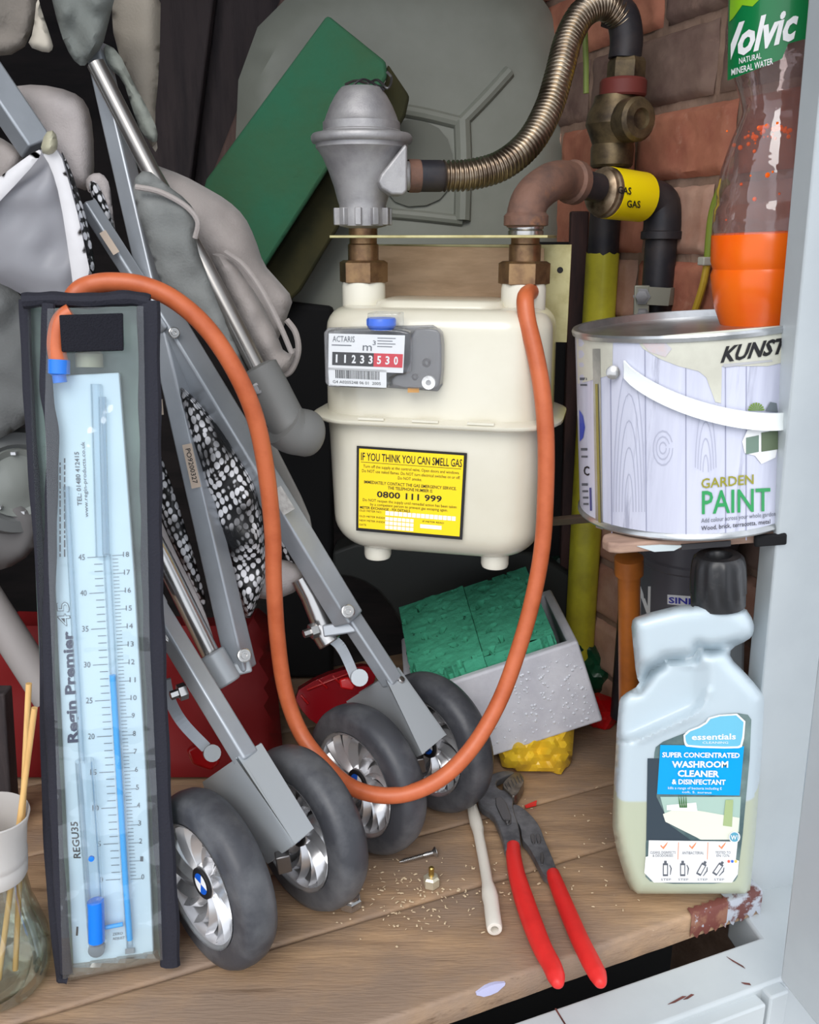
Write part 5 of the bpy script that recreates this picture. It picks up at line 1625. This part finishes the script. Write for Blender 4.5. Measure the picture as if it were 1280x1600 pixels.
# labels on tubes
m_stk = mat('tan_sticker', (188, 170, 152), .5)
def stick(a, b, w, txt=None, off=.014):
    pa = P(*a); pb = P(*b); d = (pb - pa).normalized(); f = (EYE - pa); f = (f - d * f.dot(d)).normalized(); x = f.cross(d).normalized()
    m = MB(); m.bar(pa, pb, w, .0006, m_stk)
    if txt: m.text(txt, lambda s, t: pa + d * (pb - pa).length * (.1 + .8 * s) + x * (-w * .25 + w * .5 * t) + f * .0006, m_ink, .01)
    m.build('sticker', pc, weld=False, label='small pale sticker')
stick((160, 362, .812), (182, 396, .810), .0060)
stick((292, 694, .788), (307, 762, .784), .0085, 'PO9200327')
stick((251, 624, .74), (253, 648, .74), .003)
m = MB(); m.bar(P(430, 764, .795), P(452, 800, .793), .012, .0008, mat('foil_sticker', (176, 172, 166), .3, .3, rgb2=(150, 146, 140), nscale=200)); m.build('sticker', pc, label='worn foil sticker')
# round tubes and handle
m = MB(); m.tube([P(150, 100, .84), P(236, 268, .83), P(320, 415, .815), P(404, 578, .80)], .0078, mat('satin_tube', (150, 146, 142), .28, .85), 18); m.build('round_tube', pc, label='round satin metal tube')
m = MB(); m.tube([P(205, 780, .765), P(255, 872, .76), P(345, 1054, .752)], .0085, m_steel, 18); m.build('round_tube', pc, label='round bright metal tube')
m = MB(); m.tube([P(330, 1020, .753), P(358, 1068, .745)], .0125, m_framel, 18)
m.bar(P(345, 1052, .752), P(392, 1040, .762), .012, .010, m_framel); m.build('tube_joint', pc, bevel=.002)
m = MB(); m.tube([P(470, 902, .825), P(486, 930, .822), P(512, 996, .815)], .0108, m_steel, 20)
m.build('round_tube', pc, label='round bright metal tube')
m = MB(); m.bar(P(506, 986, .808), P(556, 978, .806), .012, .010, m_frame); m.tube([P(497, 975, .818), P(516, 1005, .812)], .0122, m_steel, 18); m.build('tube_joint', pc, bevel=.0015)
m = MB(); m.tube(catmull([P(402, 572, .80), P(420, 604, .798), P(444, 650, .795), P(456, 668, .793)], 5), [.0115] + [.0175] * 14 + [.0168], m_grip, 24)
m.tube(catmull([P(440, 660, .79), P(456, 672, .795), P(474, 676, .80), P(484, 678, .806)], 5), [.0120] + [.0215] * 12 + [.0210, .018, .004], m_grip, 28)
m.build('handle_grip', pc, sharp=60, label='dark grey rubber handle grip')
m = MB(); m.lathe([(.0048, 0), (.0048, .001), (.0030, .0012), (.0030, .0005), (0, .0005)], m_steeld, P(402, 607, .782), (0.2, -1, .2), 18); m.build('screw_head', pc)
# bolts
for u, v, y, r_ in [(544, 955, .788, .0065), (382, 1024, .748, .0065), (272, 520, .806, .0050), (264, 996, .708, .0045), (164, 133, .845, .0035)]:
    m = MB(); c = P(u, v, y); n_ = (EYE - c).normalized() + Vector((.3, 0, .1))
    m.lathe([(r_, -.002), (r_, .001), (r_ * .85, .0015), (r_ * .6, .0015), (r_ * .55, .0025), (r_ * .3, .0025), (r_ * .25, .0012), (0, .0012)], m_steel, c, n_, 20); m.build('bolt', pc, sharp=25)
for u, v, y in [(489, 986, .80), (284, 1081, .70)]:
    m = MB(); c = P(u, v, y); n_ = Vector((-.8, -.5, -.1)); m.lathe([(.0075, -.004), (.0075, .003), (.004, .0035), (.004, .010), (0, .011)], m_steel, c, n_, 6); m.build('lock_nut', pc, sharp=25)
# brake links and pedals
m = MB()
def strip(pts, w, th, mt, m):
    cp = catmull([P(*q) for q in pts], 6)
    for a, b in zip(cp, cp[1:]): m.bar(a, b + (b - a) * .05, w, th, mt)
strip([(516, 996, .81), (532, 1010, .812), (545, 1035, .812), (556, 1062, .808)], .010, .0025, m_frame, m); m.build('brake_link', pc, label='curved silver brake link')
m = MB(); strip([(258, 1062, .72), (266, 1095, .722), (286, 1130, .724), (322, 1168, .72)], .010, .0025, m_frame, m); m.build('brake_link', pc, label='curved silver brake link')
for (u, v, y, s_) in [(560, 1058, .80, 1.0), (330, 1176, .712, .9)]:
    m = MB(); m.tube([P(u, v, y + .01), P(u + 2, v + 1, y - .006)], .0085 * s_, m_framel, 16); m.build('pivot_boss', pc)
m = MB(); q = Plane((0, .80, 0), (.1, -1, .3))
m.prism([q.at(u, v) for u, v in [(530, 1062), (545, 1058), (556, 1072), (552, 1080), (532, 1076)]], -q.n * .010, m_redp); m.build('brake_pedal', pc, bevel=.002, label='red brake pedal')
m = MB(); q = Plane((0, .715, 0), (.1, -1, .3))
m.prism([q.at(u, v) for u, v in [(290, 1172), (312, 1162), (330, 1176), (345, 1192), (330, 1206), (300, 1196)]], -q.n * .012, m_redp)
m.build('brake_pedal', pc, bevel=.003, label='red brake pedal')

# fabrics
def fab(nm, poly, y, T_, mt, fold=.006, fq=.018, step=9, seed=0, edge=None, tilt=(0, 0), lab=None, rnd=1, sharp=60):
    m = MB(); s_ = Plane(P(sum(p[0] for p in poly) / len(poly), sum(p[1] for p in poly) / len(poly), y), (tilt[0], -1, tilt[1]))
    m.puff(round_poly(poly, rnd), s_.at, T_, mt, step, edge, fold, fq, seed=seed)
    return m.build(nm, pc, sharp=sharp, label=lab)
fab('hood_fabric', [(205, 240), (241, 257), (287, 274), (320, 292), (355, 312), (382, 337), (398, 370), (412, 413), (433, 436), (459, 466), (450, 492), (440, 520), (420, 560), (395, 560), (360, 500), (320, 430), (290, 390), (240, 330), (212, 285)], .885, .07, m_cloth, .012, .015, seed=1, edge=45, lab='taupe fabric bulging outwards')
fab('pocket_fabric', [(325, 398), (350, 394), (372, 415), (402, 462), (430, 516), (446, 556), (464, 540), (463, 560), (450, 584), (430, 588), (405, 562), (368, 494)], .850, .035, m_cloth, .006, .03, seed=2, step=7, edge=22, lab='taupe fabric pocket with piped edge')
m = MB(); m.tube(catmull([P(352, 394, .835), (P(380, 414, .83)), P(408, 452, .825), P(436, 505, .825), P(456, 552, .828)], 7), .0026, m_cloth, 8); m.build('piping', pc)
m = MB(); m.tube(catmull([P(448, 500, .85), P(462, 520, .848), P(466, 550, .848), P(454, 580, .848), P(434, 588, .846)], 7), .0030, m_cloth, 8); m.build('piping', pc)
fab('side_fabric', [(206, 282), (228, 262), (262, 290), (292, 312), (312, 340), (306, 372), (312, 402), (338, 462), (368, 530), (398, 600), (394, 632), (350, 556), (290, 478), (252, 446), (236, 392), (214, 330)], .806, .022, m_cloth2, .008, .022, seed=3, step=8, lab='grey fabric panel in folds')
m = MB(); m.tube(catmull([P(212, 292, .792), P(250, 300, .792), P(290, 322, .792), P(309, 346, .792), P(305, 372, .794)], 7), .0024, m_cloth, 8); m.build('piping', pc)
fab('seat_fabric', [(178, -30), (252, -30), (249, 110), (241, 190), (248, 245), (228, 215), (206, 150), (186, 85), (174, 40)], .93, .03, mat('tan_fabric', (150, 142, 130), .9, bump=.3, bscale=500), .006, .02, seed=4, lab='tan grey upright fabric panel')
fab('canopy_fabric', [(74, -30), (186, -30), (170, 34), (160, 74), (142, 92), (130, 106), (112, 92), (94, 52)], .85, .03, mat('slate_fabric', (112, 116, 112), .9, bump=.3, bscale=400), .016, .03, seed=5, lab='grey canopy fabric')
fab('strap_fabric', [(160, 66), (184, 78), (208, 128), (232, 172), (247, 204), (245, 226), (222, 212), (205, 165), (192, 124), (168, 104)], .86, .014, mat('sage_fabric', (134, 138, 130), .9, bump=.3, bscale=400), .004, .04, seed=6, step=6, edge=14, lab='curved grey fabric strap')
fab('canopy_lining', [(-30, -30), (64, -30), (54, 40), (34, 84), (-30, 90)], .90, .03, mat('beige_fleece', (138, 130, 122), .95, rgb2=(120, 114, 106), nscale=14, bump=.5, bscale=300), .006, .03, seed=7)
fab('strap_end', [(58, -10), (66, 20), (80, 60), (84, 76), (74, 84), (42, 72), (52, 50)], .84, .018, mat('cream_fleece', (188, 180, 166), .95), .003, .03, seed=8, step=6, edge=14, lab='pale cream strap end')
fab('seat_cushion', [(10, 136), (60, 131), (112, 142), (136, 160), (146, 200), (148, 280), (140, 300), (112, 290), (84, 250), (50, 215), (28, 172)], .90, .05, m_cloth3, .002, .02, seed=9, edge=30, lab='plump pale padded cushion')
fab('frame_collar', [(132, 284), (142, 271), (160, 270), (172, 288), (176, 330), (182, 372), (172, 352), (156, 308), (146, 292), (140, 305)], .845, .010, m_cloth3, .002, .03, seed=15, step=5, edge=9)
fab('left_fabric', [(-30, 200), (18, 224), (42, 246), (20, 290), (-30, 340)], .86, .03, m_cloth, .006, .03, seed=10)
fab('lower_fabric', [(-30, 420), (40, 462), (60, 520), (62, 640), (34, 668), (-30, 700)], .88, .03, mat('storm_fabric', (104, 106, 106), .9, bump=.3, bscale=400), .014, .02, seed=11, lab='grey fabric in folds')
fab('lower_fabric', [(-30, 770), (60, 790), (62, 845), (34, 880), (-30, 900)], .90, .03, mat('warm_grey_fabric', (104, 102, 102), .9), .006, .02, seed=12)  # plain grey cloth, one even colour
fab('pad_end', [(384, 884), (430, 872), (466, 880), (482, 900), (468, 922), (430, 938), (398, 934), (386, 915)], .838, .03, m_cloth3, .003, .03, seed=13, step=7, edge=20, lab='pale padding poking out below the net')
# net
fab('net_panel', [(272, 592), (300, 618), (345, 668), (372, 712), (400, 752), (413, 830), (416, 900), (404, 938), (388, 974), (372, 944), (352, 876), (322, 786), (296, 702)], .812, .05, m_net, .016, .022, seed=20, step=6, edge=34, lab='black net pocket over pale lining')
fab('net_strip', [(228, 452), (262, 470), (296, 530), (334, 596), (402, 700), (442, 790), (472, 886), (456, 892), (420, 822), (394, 748), (344, 644), (290, 564), (258, 512)], .842, .014, m_net, .003, .02, seed=21, step=6, edge=14, lab='black net strip beside the long tube')
fab('net_strip', [(240, 684), (262, 738), (292, 830), (314, 905), (326, 960), (306, 930), (284, 880), (258, 826), (240, 760)], .80, .014, m_net, .003, .02, seed=22, step=6, edge=12, lab='black net strip')
fab('net_strip', [(92, 228), (110, 262), (130, 322), (142, 368), (150, 434), (138, 434), (124, 378), (106, 300)], .812, .012, m_net, .003, .02, seed=23, step=5, edge=10, lab='black net strip')
fab('net_strip', [(138, 284), (150, 282), (164, 310), (176, 342), (184, 376), (172, 366), (156, 336), (142, 306)], .838, .010, m_net, .002, .02, seed=24, step=5, edge=8, lab='black net strip')
m = MB(); q = Plane((0, .875, 0), (0, -1, 0))
m.prism([q.at(u, v) for u, v in [(394, 630), (408, 648), (432, 700), (470, 775), (484, 808), (490, 840), (478, 832), (444, 770), (410, 700)]], (0, .004, 0), mat('pale_strap', (172, 168, 162), .6)); m.build('flat_strap', pc, bevel=.0015, label='pale flat strap running down behind the hose')
m = MB(); m.tube(catmull([P(238, 800, .80), P(270, 870, .79), P(310, 950, .775), P(330, 1010, .77)], 6), .0042, m_cloth3, 10); m.build('cord', pc, label='pale cord')
# rear wheel at the left edge
m = MB(); c = P(24, 752, .90); n_ = Vector((-.55, -1, .05)).normalized() * 1
n_ = Vector((.75, -1, .1)).normalized()
m.lathe([(.036, .010), (.040, .014), (.052, .012), (.056, 0), (.052, -.012), (0, -.012)], mat('mid_grey_tyre', (104, 106, 106), .6), c, n_, 48)
w = m.build('rear_wheel', pc, label='smaller grey rear wheel')
m = MB(); m.lathe([(.036, .008), (.035, .014), (.028, .010), (.018, .012), (.010, .016), (0, .016)], mat('clear_grey_hub', (134, 138, 134), .3), c, n_, 40)
x_, y_ = frame(n_)
for k in range(8):
    a = k * math.pi / 4; cc_ = c + n_ * .013 + (x_ * math.cos(a) + y_ * math.sin(a)) * .031
    m.box((0, 0, 0), (.005, .005, .003), m_rim, Matrix.Translation(cc_))
m.build('hub_cap', w, label='grey hub cap with bright notches')
m = MB(); m.tube([P(-40, 905, .83), P(80, 1092, .80)], .0165, mat('matt_tube', (150, 144, 142), .6), 20); m.build('rear_tube', pc, label='thick pale grey tube')

# white plastic bag over the frame at top left
wb = thing('white_plastic_bag', 'thin white translucent plastic bag knotted over the pushchair at the top left', 'bag', P(70, 470, .79))
m_bag = clear('thin_white_plastic', (246, 246, 248), .06, .35, bump=.2, bscale=8, milk=.66, milkc=(206, 206, 212))
m_hem = mat('white_plastic_folds', (216, 214, 216), .4, sss=.2)
s_ = Plane(P(70, 340, .79), (0, -1, 0))
m = MB(); m.puff(round_poly([(-30, 300), (20, 262), (60, 234), (92, 226), (112, 290), (128, 360), (142, 432), (120, 500), (60, 480), (30, 456), (-30, 430)], 1), s_.at, .045, m_bag, 9, 60, .010, .018, seed=31); m.build('bag_skin', wb)
m = MB(); s2 = Plane(P(70, 340, .762), (0, -1, 0))
m.puff(round_poly([(-30, 300), (18, 262), (60, 232), (66, 240), (44, 268), (-30, 346)], 1), s2.at, .004, m_hem, 8, 22, .002, .02, seed=32)
m.puff(round_poly([(64, 236), (90, 224), (118, 320), (130, 375), (143, 434), (116, 462), (108, 400), (94, 310), (80, 262)], 1), s2.at, .004, m_hem, 8, 22, .002, .02, seed=33)
m.build('bag_fold', wb, label='bright thicker folds of the bag')
m = MB(); m.puff(round_poly([(62, 238), (70, 206), (86, 203), (92, 230), (80, 244)], 1), s2.at, .022, mat('bag_knot', (180, 176, 152), .5), 5, 14, .003, .05, seed=34); m.build('knot', wb, label='yellowish knotted top of the bag')

# ------------------------------------------------------------------ pressure gauge in its clear case
bl = PZ(95, 1538); brp = PZ(275, 1510); tc_ = P(137, 462, .682)
gx = (brp - bl).normalized(); gup = (tc_ - (bl + brp) / 2); gn = gx.cross(gup).normalized()
if gn.dot(EYE - bl) < 0: gn = -gn
GPn = Plane(bl, gn)
case = thing('pressure_gauge', 'long manometer with blue liquid in a clear black-edged case, leaning on the pushchair', 'gauge', (bl + brp) / 2)
m_case = mat('black_case_fabric', (34, 34, 44), .85, bump=.4, bscale=500)
m = MB()
bk = [(34, 466), (222, 462), (236, 700), (246, 1000), (272, 1506), (98, 1538), (74, 1300), (58, 960), (46, 700)]
m.prism([GPn.at(u, v, -.012) for u, v in bk], -GPn.n * .003, mat('case_back', (116, 136, 128), .3, rgb2=(66, 84, 78), nscale=14, coat=.5))
m.build('back_panel', case, bevel=.001, label='dark back panel of the case')
def edge(pts, off, w, th, nm='edge_binding', closed=False):
    mm = MB(); cp = catmull([GPn.at(u, v, off) for u, v in pts], 8)
    mm.tube(cp, [w * (1 + .06 * math.sin(i * .9)) for i in range(len(cp))], m_case, 10, flat=th, closed=False); return mm.build(nm, case)
edge([(38, 468), (44, 600), (54, 760), (68, 960), (72, 1200), (80, 1380), (96, 1534)], -.006, .0042, .8)
edge([(76, 474), (72, 600), (82, 680), (80, 790), (78, 900), (76, 1040), (84, 1200), (92, 1360), (104, 1520)], .010, .0048, .6)
edge([(232, 470), (234, 620), (236, 760), (238, 900), (244, 1060), (252, 1250), (262, 1400), (266, 1508)], .006, .0085, .55)
edge([(36, 470), (80, 468), (140, 470), (200, 466), (234, 472)], .004, .0065, .9)
edge([(92, 1528), (106, 1530)], .006, .004, .8)
m = MB()
m.prism([GPn.at(u, v, .008) for u, v in [(38, 470), (78, 474), (96, 1528), (76, 1526)]], -GPn.n * .0, m_case) if False else None
# gauge board
m_board = mat('pale_blue_board', (206, 226, 238), .4, rgb2=(196, 216, 230), nscale=6)
gb = [(72, 588), (186, 582), (210, 900), (228, 1200), (240, 1490), (114, 1512), (104, 1300), (90, 1000), (80, 760)]
m = MB(); m.prism([GPn.at(u, v, .002) for u, v in gb], -GPn.n * .009, m_board); GB = m.build('gauge_board', case, bevel=.001, label='pale blue plastic gauge board')
def lerp_t(tab, v):
    for (a, x0), (b, x1) in zip(tab, tab[1:]):
        if v <= b or b == tab[-1][0]: return x0 + (x1 - x0) * (v - a) / (b - a)
col = [(860, 167), (1054, 177), (1374, 196), (1475, 202)]
G = lambda u, v, o=.0024: GPn.at(u, v, o)
m = MB()
def ln(a, b, w, mt=m_ink, o=.0026):
    d = (b[0] - a[0], b[1] - a[1]); L = math.hypot(*d); n_ = (-d[1] / L * w / 2, d[0] / L * w / 2)
    m.add([G(a[0] + n_[0], a[1] + n_[1], o), G(b[0] + n_[0], b[1] + n_[1], o), G(b[0] - n_[0], b[1] - n_[1], o), G(a[0] - n_[0], a[1] - n_[1], o)], [(0, 1, 2, 3)], mt, False)
for k in range(0, 46):
    v = 1374 - 11.2 * k; c = lerp_t(col, v); L = 22 if k % 5 == 0 else 12
    ln((c - 9 - L, v + L * .06), (c - 8, v), .9, m_inkg)
    if k % 5 == 0 and k <= 45:
        s_t = str(k); wd_ = 5.0 * len(s_t)
        m.textpx(s_t, G, .0026, (c - 35 - wd_, v + 5), (c - 35, v + 5), (0, -9), m_inkg)
for k in range(0, 91):
    v = 1374 - 5.62 * k; c = lerp_t(col, v); L = 18 if k % 5 == 0 else 9
    ln((c + 8, v), (c + 8 + L, v - L * .06), .7, m_inkg)
for k in range(0, 19):
    v = 1370 - 28 * k; c = lerp_t(col, v); s_t = str(k)
    m.textpx(s_t, G, .0026, (c + 25, v + 4), (c + 25 + 4.6 * len(s_t), v + 4), (0, -8), m_inkg)
m.textpx('REGU35', G, .0026, (126, 1341), (121, 1284), (-11, 0), m_ink, .015)
m_navy = mat('navy_print', (44, 52, 84), .5)
m.textpx('Regin Premier', G, .0026, (122, 1160), (113, 986), (-16, 1), m_navy, .035)
m.textpx('45', G, .0026, (111, 978), (107, 940), (-20, 1), m_inkg, .01)
m.textpx('45', G, .0029, (110, 977), (106.5, 941), (-18, 1), m_board, -.012)
m.textpx('TEL: 01480 412415', G, .0026, (128, 790), (123, 706), (-7, 0), m_inkg, .01)
m.textpx('www.regin-products.co.uk', G, .0026, (138, 808), (132, 690), (-6, 0), m_inkg)
for k, u in enumerate((88, 94, 101)):
    v = 870
    rb = random.Random(k)
    while v > 720:
        l = rb.uniform(4, 12); ln((u + (870 - v) * .0, v), (u, v - l), 2.2, m_inkg); v -= l + 3
ln((121, 1448), (120, 1462), 3, m_ink); m.textpx('ZERO', G, .0026, (176, 1462), (192, 1460), (0, -4), m_inkg); m.textpx('ADJUST', G, .0026, (176, 1469), (195, 1467), (0, -4), m_inkg)
m.build('scale_print', GB, weld=False, label='printed scale and lettering')
# tubes of the gauge
m_acr = clear('acrylic_tube', (240, 247, 252), .16, .08)
m_groove = mat('tube_groove', (170, 190, 210), .35)
m = MB()
def rod(pts, r_, mt, o=.004, fl=1, n=12): m.tube([GPn.at(u, v, o) for u, v in pts], r_, mt, n, flat=fl)
rod([(150, 600), (158, 870), (168, 862), (202, 1476)][0:2] , .0042, m_acr, .004)
rod([(160, 620), (166, 866)], .0030, m_acr, .006)
rod([(167, 866), (177, 1054), (196, 1374), (203, 1478)], .0030, m_acr, .0045)
rod([(104, 760), (116, 980), (128, 1188)], .0024, m_acr, .005)
rod([(132, 1188), (140, 1300), (152, 1472)], .0072, m_acr, .008)
m.build('clear_tubes', GB, label='clear tubes on the gauge face')
m_bl = mat('blue_gauge_liquid', (40, 165, 240), .3); m_bl2 = mat('blue_gauge_well', (10, 118, 225), .3)
m = MB(); rod([(176, 1055), (186, 1210), (196, 1374), (203, 1468)], .0024, m_bl, .0082)
rod([(162, 1450), (176, 1447), (192, 1444)], .0018, m_bl, .007)
m.build('blue_column', GB, label='bright blue liquid column')
m = MB(); rod([(149, 1408), (150, 1416), (151, 1470)], .0066, m_bl2, .0112)
m.build('blue_reservoir', GB, label='deep blue liquid in the well')
m = MB()
m.lathe([(.0024, 0), (.0022, .0016), (0, .002)], m_bl2, GPn.at(143, 1341, .0135), GPn.n, 12)
m.build('blue_drop', GB, label='small blue drop in the well tube')
m = MB(); m.lathe([(.0065, 0), (.0065, .006), (.004, .007), (0, .007)], mat('clear_stopper', (120, 130, 140), .2), GPn.at(152, 1478, .003), GPn.n, 16)
m.bar(GPn.at(196, 1487, .004), GPn.at(210, 1485, .004), .004, .004, mat('stopper_grey', (120, 126, 132), .4)); m.build('end_stoppers', case)
m = MB(); m.tube(catmull([GPn.at(u, v, .010) for u, v in [(112, 488), (100, 496), (91, 512), (88, 540), (92, 566)]], 6), .0068, m_orange, 14); m.build('inner_hose', case, label='end of the orange hose inside the case')
m = MB(); m.tube([GPn.at(u, v, .010) for u, v in [(92, 562), (92, 584), (92, 586), (94, 598)]], [.0078, .0078, .005, .005], mat('blue_connector', (40, 120, 220), .4), 14); m.build('blue_connector', case, label='bright blue hose connector')
m = MB(); m.lathe([(.010, 0), (.010, .010), (.008, .012), (0, .012)], mat('brass_tap', (150, 150, 130), .4), GPn.at(140, 574, .0), gup, 14); m.build('top_valve', case)
m = MB(); pp = [(92, 492), (192, 489), (193, 548), (96, 550)]
m.prism([GPn.at(u, v, .0185) for u, v in pp], -GPn.n * .003, mat('hook_pad', (22, 22, 32), .95, bump=1, bscale=900)); m.build('hook_and_loop_pad', case, bevel=.001, label='black hook-and-loop patch')
# clear vinyl skin
m_vin = clear('clear_vinyl', (246, 250, 250), .10, .06, bump=.55, bscale=26, milk=.05)
m = MB()
vp = [(74, 482), (224, 478), (228, 700), (234, 1000), (248, 1300), (254, 1500), (98, 1530), (88, 1200), (76, 900), (70, 640)]
p_, f_ = fill2d(vp, 14)
m.add([GPn.at(x, y, .0150 + .0025 * noise.noise(Vector((x * .02, y * .012, 3)))) for x, y in p_], f_, m_vin)
m.build('vinyl_front', case, weld=False, label='clear wrinkled vinyl front')
m = MB(); n_ = 24; vs = []
Lf = [(40, 474), (46, 640), (58, 900), (72, 1200), (84, 1400), (98, 1532)]; Rf = [(74, 480), (72, 640), (78, 900), (86, 1200), (94, 1380), (104, 1524)]
for a, b in zip(Lf, Rf): vs += [GPn.at(*a, -.005), GPn.at((a[0] + b[0]) / 2, (a[1] + b[1]) / 2, .006), GPn.at(*b, .011)]
fs = []
for i in range(5):
    for k in range(2): fs.append((i * 3 + k, i * 3 + k + 1, (i + 1) * 3 + k + 1, (i + 1) * 3 + k))
m.add(vs, fs, m_vin); m.build('vinyl_side', case, weld=False, label='clear vinyl side wall')
m = MB(); m.puff([(100, 1506), (246, 1484), (252, 1502), (110, 1532)], GPn.at, .020, clear('vinyl_seam', (220, 216, 206), .2, .15, milk=.35, milkc=(190, 180, 165)), 8, 14, .002, .06, seed=3)
m.build('vinyl_bottom', case, weld=False, label='yellowed vinyl bottom edge')

# ------------------------------------------------------------------ glass reed jar
jc = PZ(-8, 1532); jr = .0425; JA = Vector((.125, 0, 1)).normalized()
jar = thing('glass_jar', 'clear glass jar with frosted white plastic neck standing at the bottom left corner', 'jar', jc)
m_glass = clear('jar_glass', (240, 246, 240), .16, .04)
jt = Cyl(jc, (0, 0, 1), .025)
def jz(v): return P(-8, v, jc.y - .02).z
prj = [(.0, .003), (.030, .002), (.038, .004), (.042, .012), (.0435, .026), (.041, .044), (.035, .062), (.0285, .080), (.0250, .098), (.0235, .112)]
m = MB(); m.lathe(prj, m_glass, jc, JA, 48, caps=False)
m.lathe([(0, .008), (.026, .008), (.034, .012), (.038, .022), (.0375, .034)], m_glass, jc, JA, 48, caps=False); m.build('glass_body', jar)
m = MB(); m_fr = mat('frosted_neck', (208, 204, 200), .5, sss=.3, alpha=.9)
m.lathe([(.0245, .106), (.0252, .108), (.0252, .118), (.0246, .119), (.0246, .121), (.0250, .122), (.0250, .127), (.0244, .129), (.0246, .150), (.0268, .162), (.0262, .163), (.0235, .150), (.0232, .110)], m_fr, jc, JA, 40, caps=False)
m.build('frosted_neck', jar, label='frosted white plastic neck')
m_reed = mat('reed_wood', (222, 180, 116), .6, rgb2=(200, 156, 96), nscale=40, stretch=(3, 3, .3))
def reed(a, b, lab):
    m = MB(); m.tube([a, b], .0023, m_reed, 10); tag(m.build('reed_stick', sharp=50), lab, 'stick', 'reed sticks in the glass jar')
tip1 = P(45, 1068, jc.y + .02); tip2 = P(54, 1106, jc.y + .005)
reed(PZ(24, 1515, .012), tip1, 'pale wooden reed stick in the glass jar, the taller one reaching higher')
reed(PZ(-2, 1530, .012), tip2, 'pale wooden reed stick in the glass jar, the shorter one leaning in front')

# ------------------------------------------------------------------ red things behind the wheels
m = MB(); q = Plane((0, .93, 0), (0.0, -1, 0.06))
rp = [(-60, 985), (30, 955), (200, 960), (330, 965), (404, 950), (418, 962), (432, 1060), (446, 1215), (446, 1240), (-60, 1240)]
m.puff(rp, q.at, .10, m_redd, 16, 40, .012, .012, seed=41)
m.v = [Vector((v.x, v.y, max(v.z, .0005))) for v in m.v]
tag(m.build('red_bag'), 'large deep red fabric bag in the shade behind the front wheels', 'bag')
m = MB(); q = Plane((0, .90, 0), (.15, -1, .3))
rp = [(456, 1085), (500, 1058), (560, 1040), (590, 1044), (584, 1070), (560, 1110), (500, 1135), (478, 1120)]
m.prism([q.at(u, v) for u, v in round_poly(rp, 1)], -q.n * .02, mat('dark_red_gloss', (140, 10, 22), .25, coat=.4))
for (a, b) in [((498, 1062), (512, 1076)), ((520, 1056), (534, 1070)), ((470, 1086), (482, 1100)), ((480, 1078), (560, 1046))]:
    m.tube([q.at(*a, .001), q.at(*b, .001)], .0016, m_redp, 8)
tag(m.build('red_plastic_scoop', bevel=.003), 'glossy dark red ribbed plastic scoop behind the middle wheels', 'scoop')
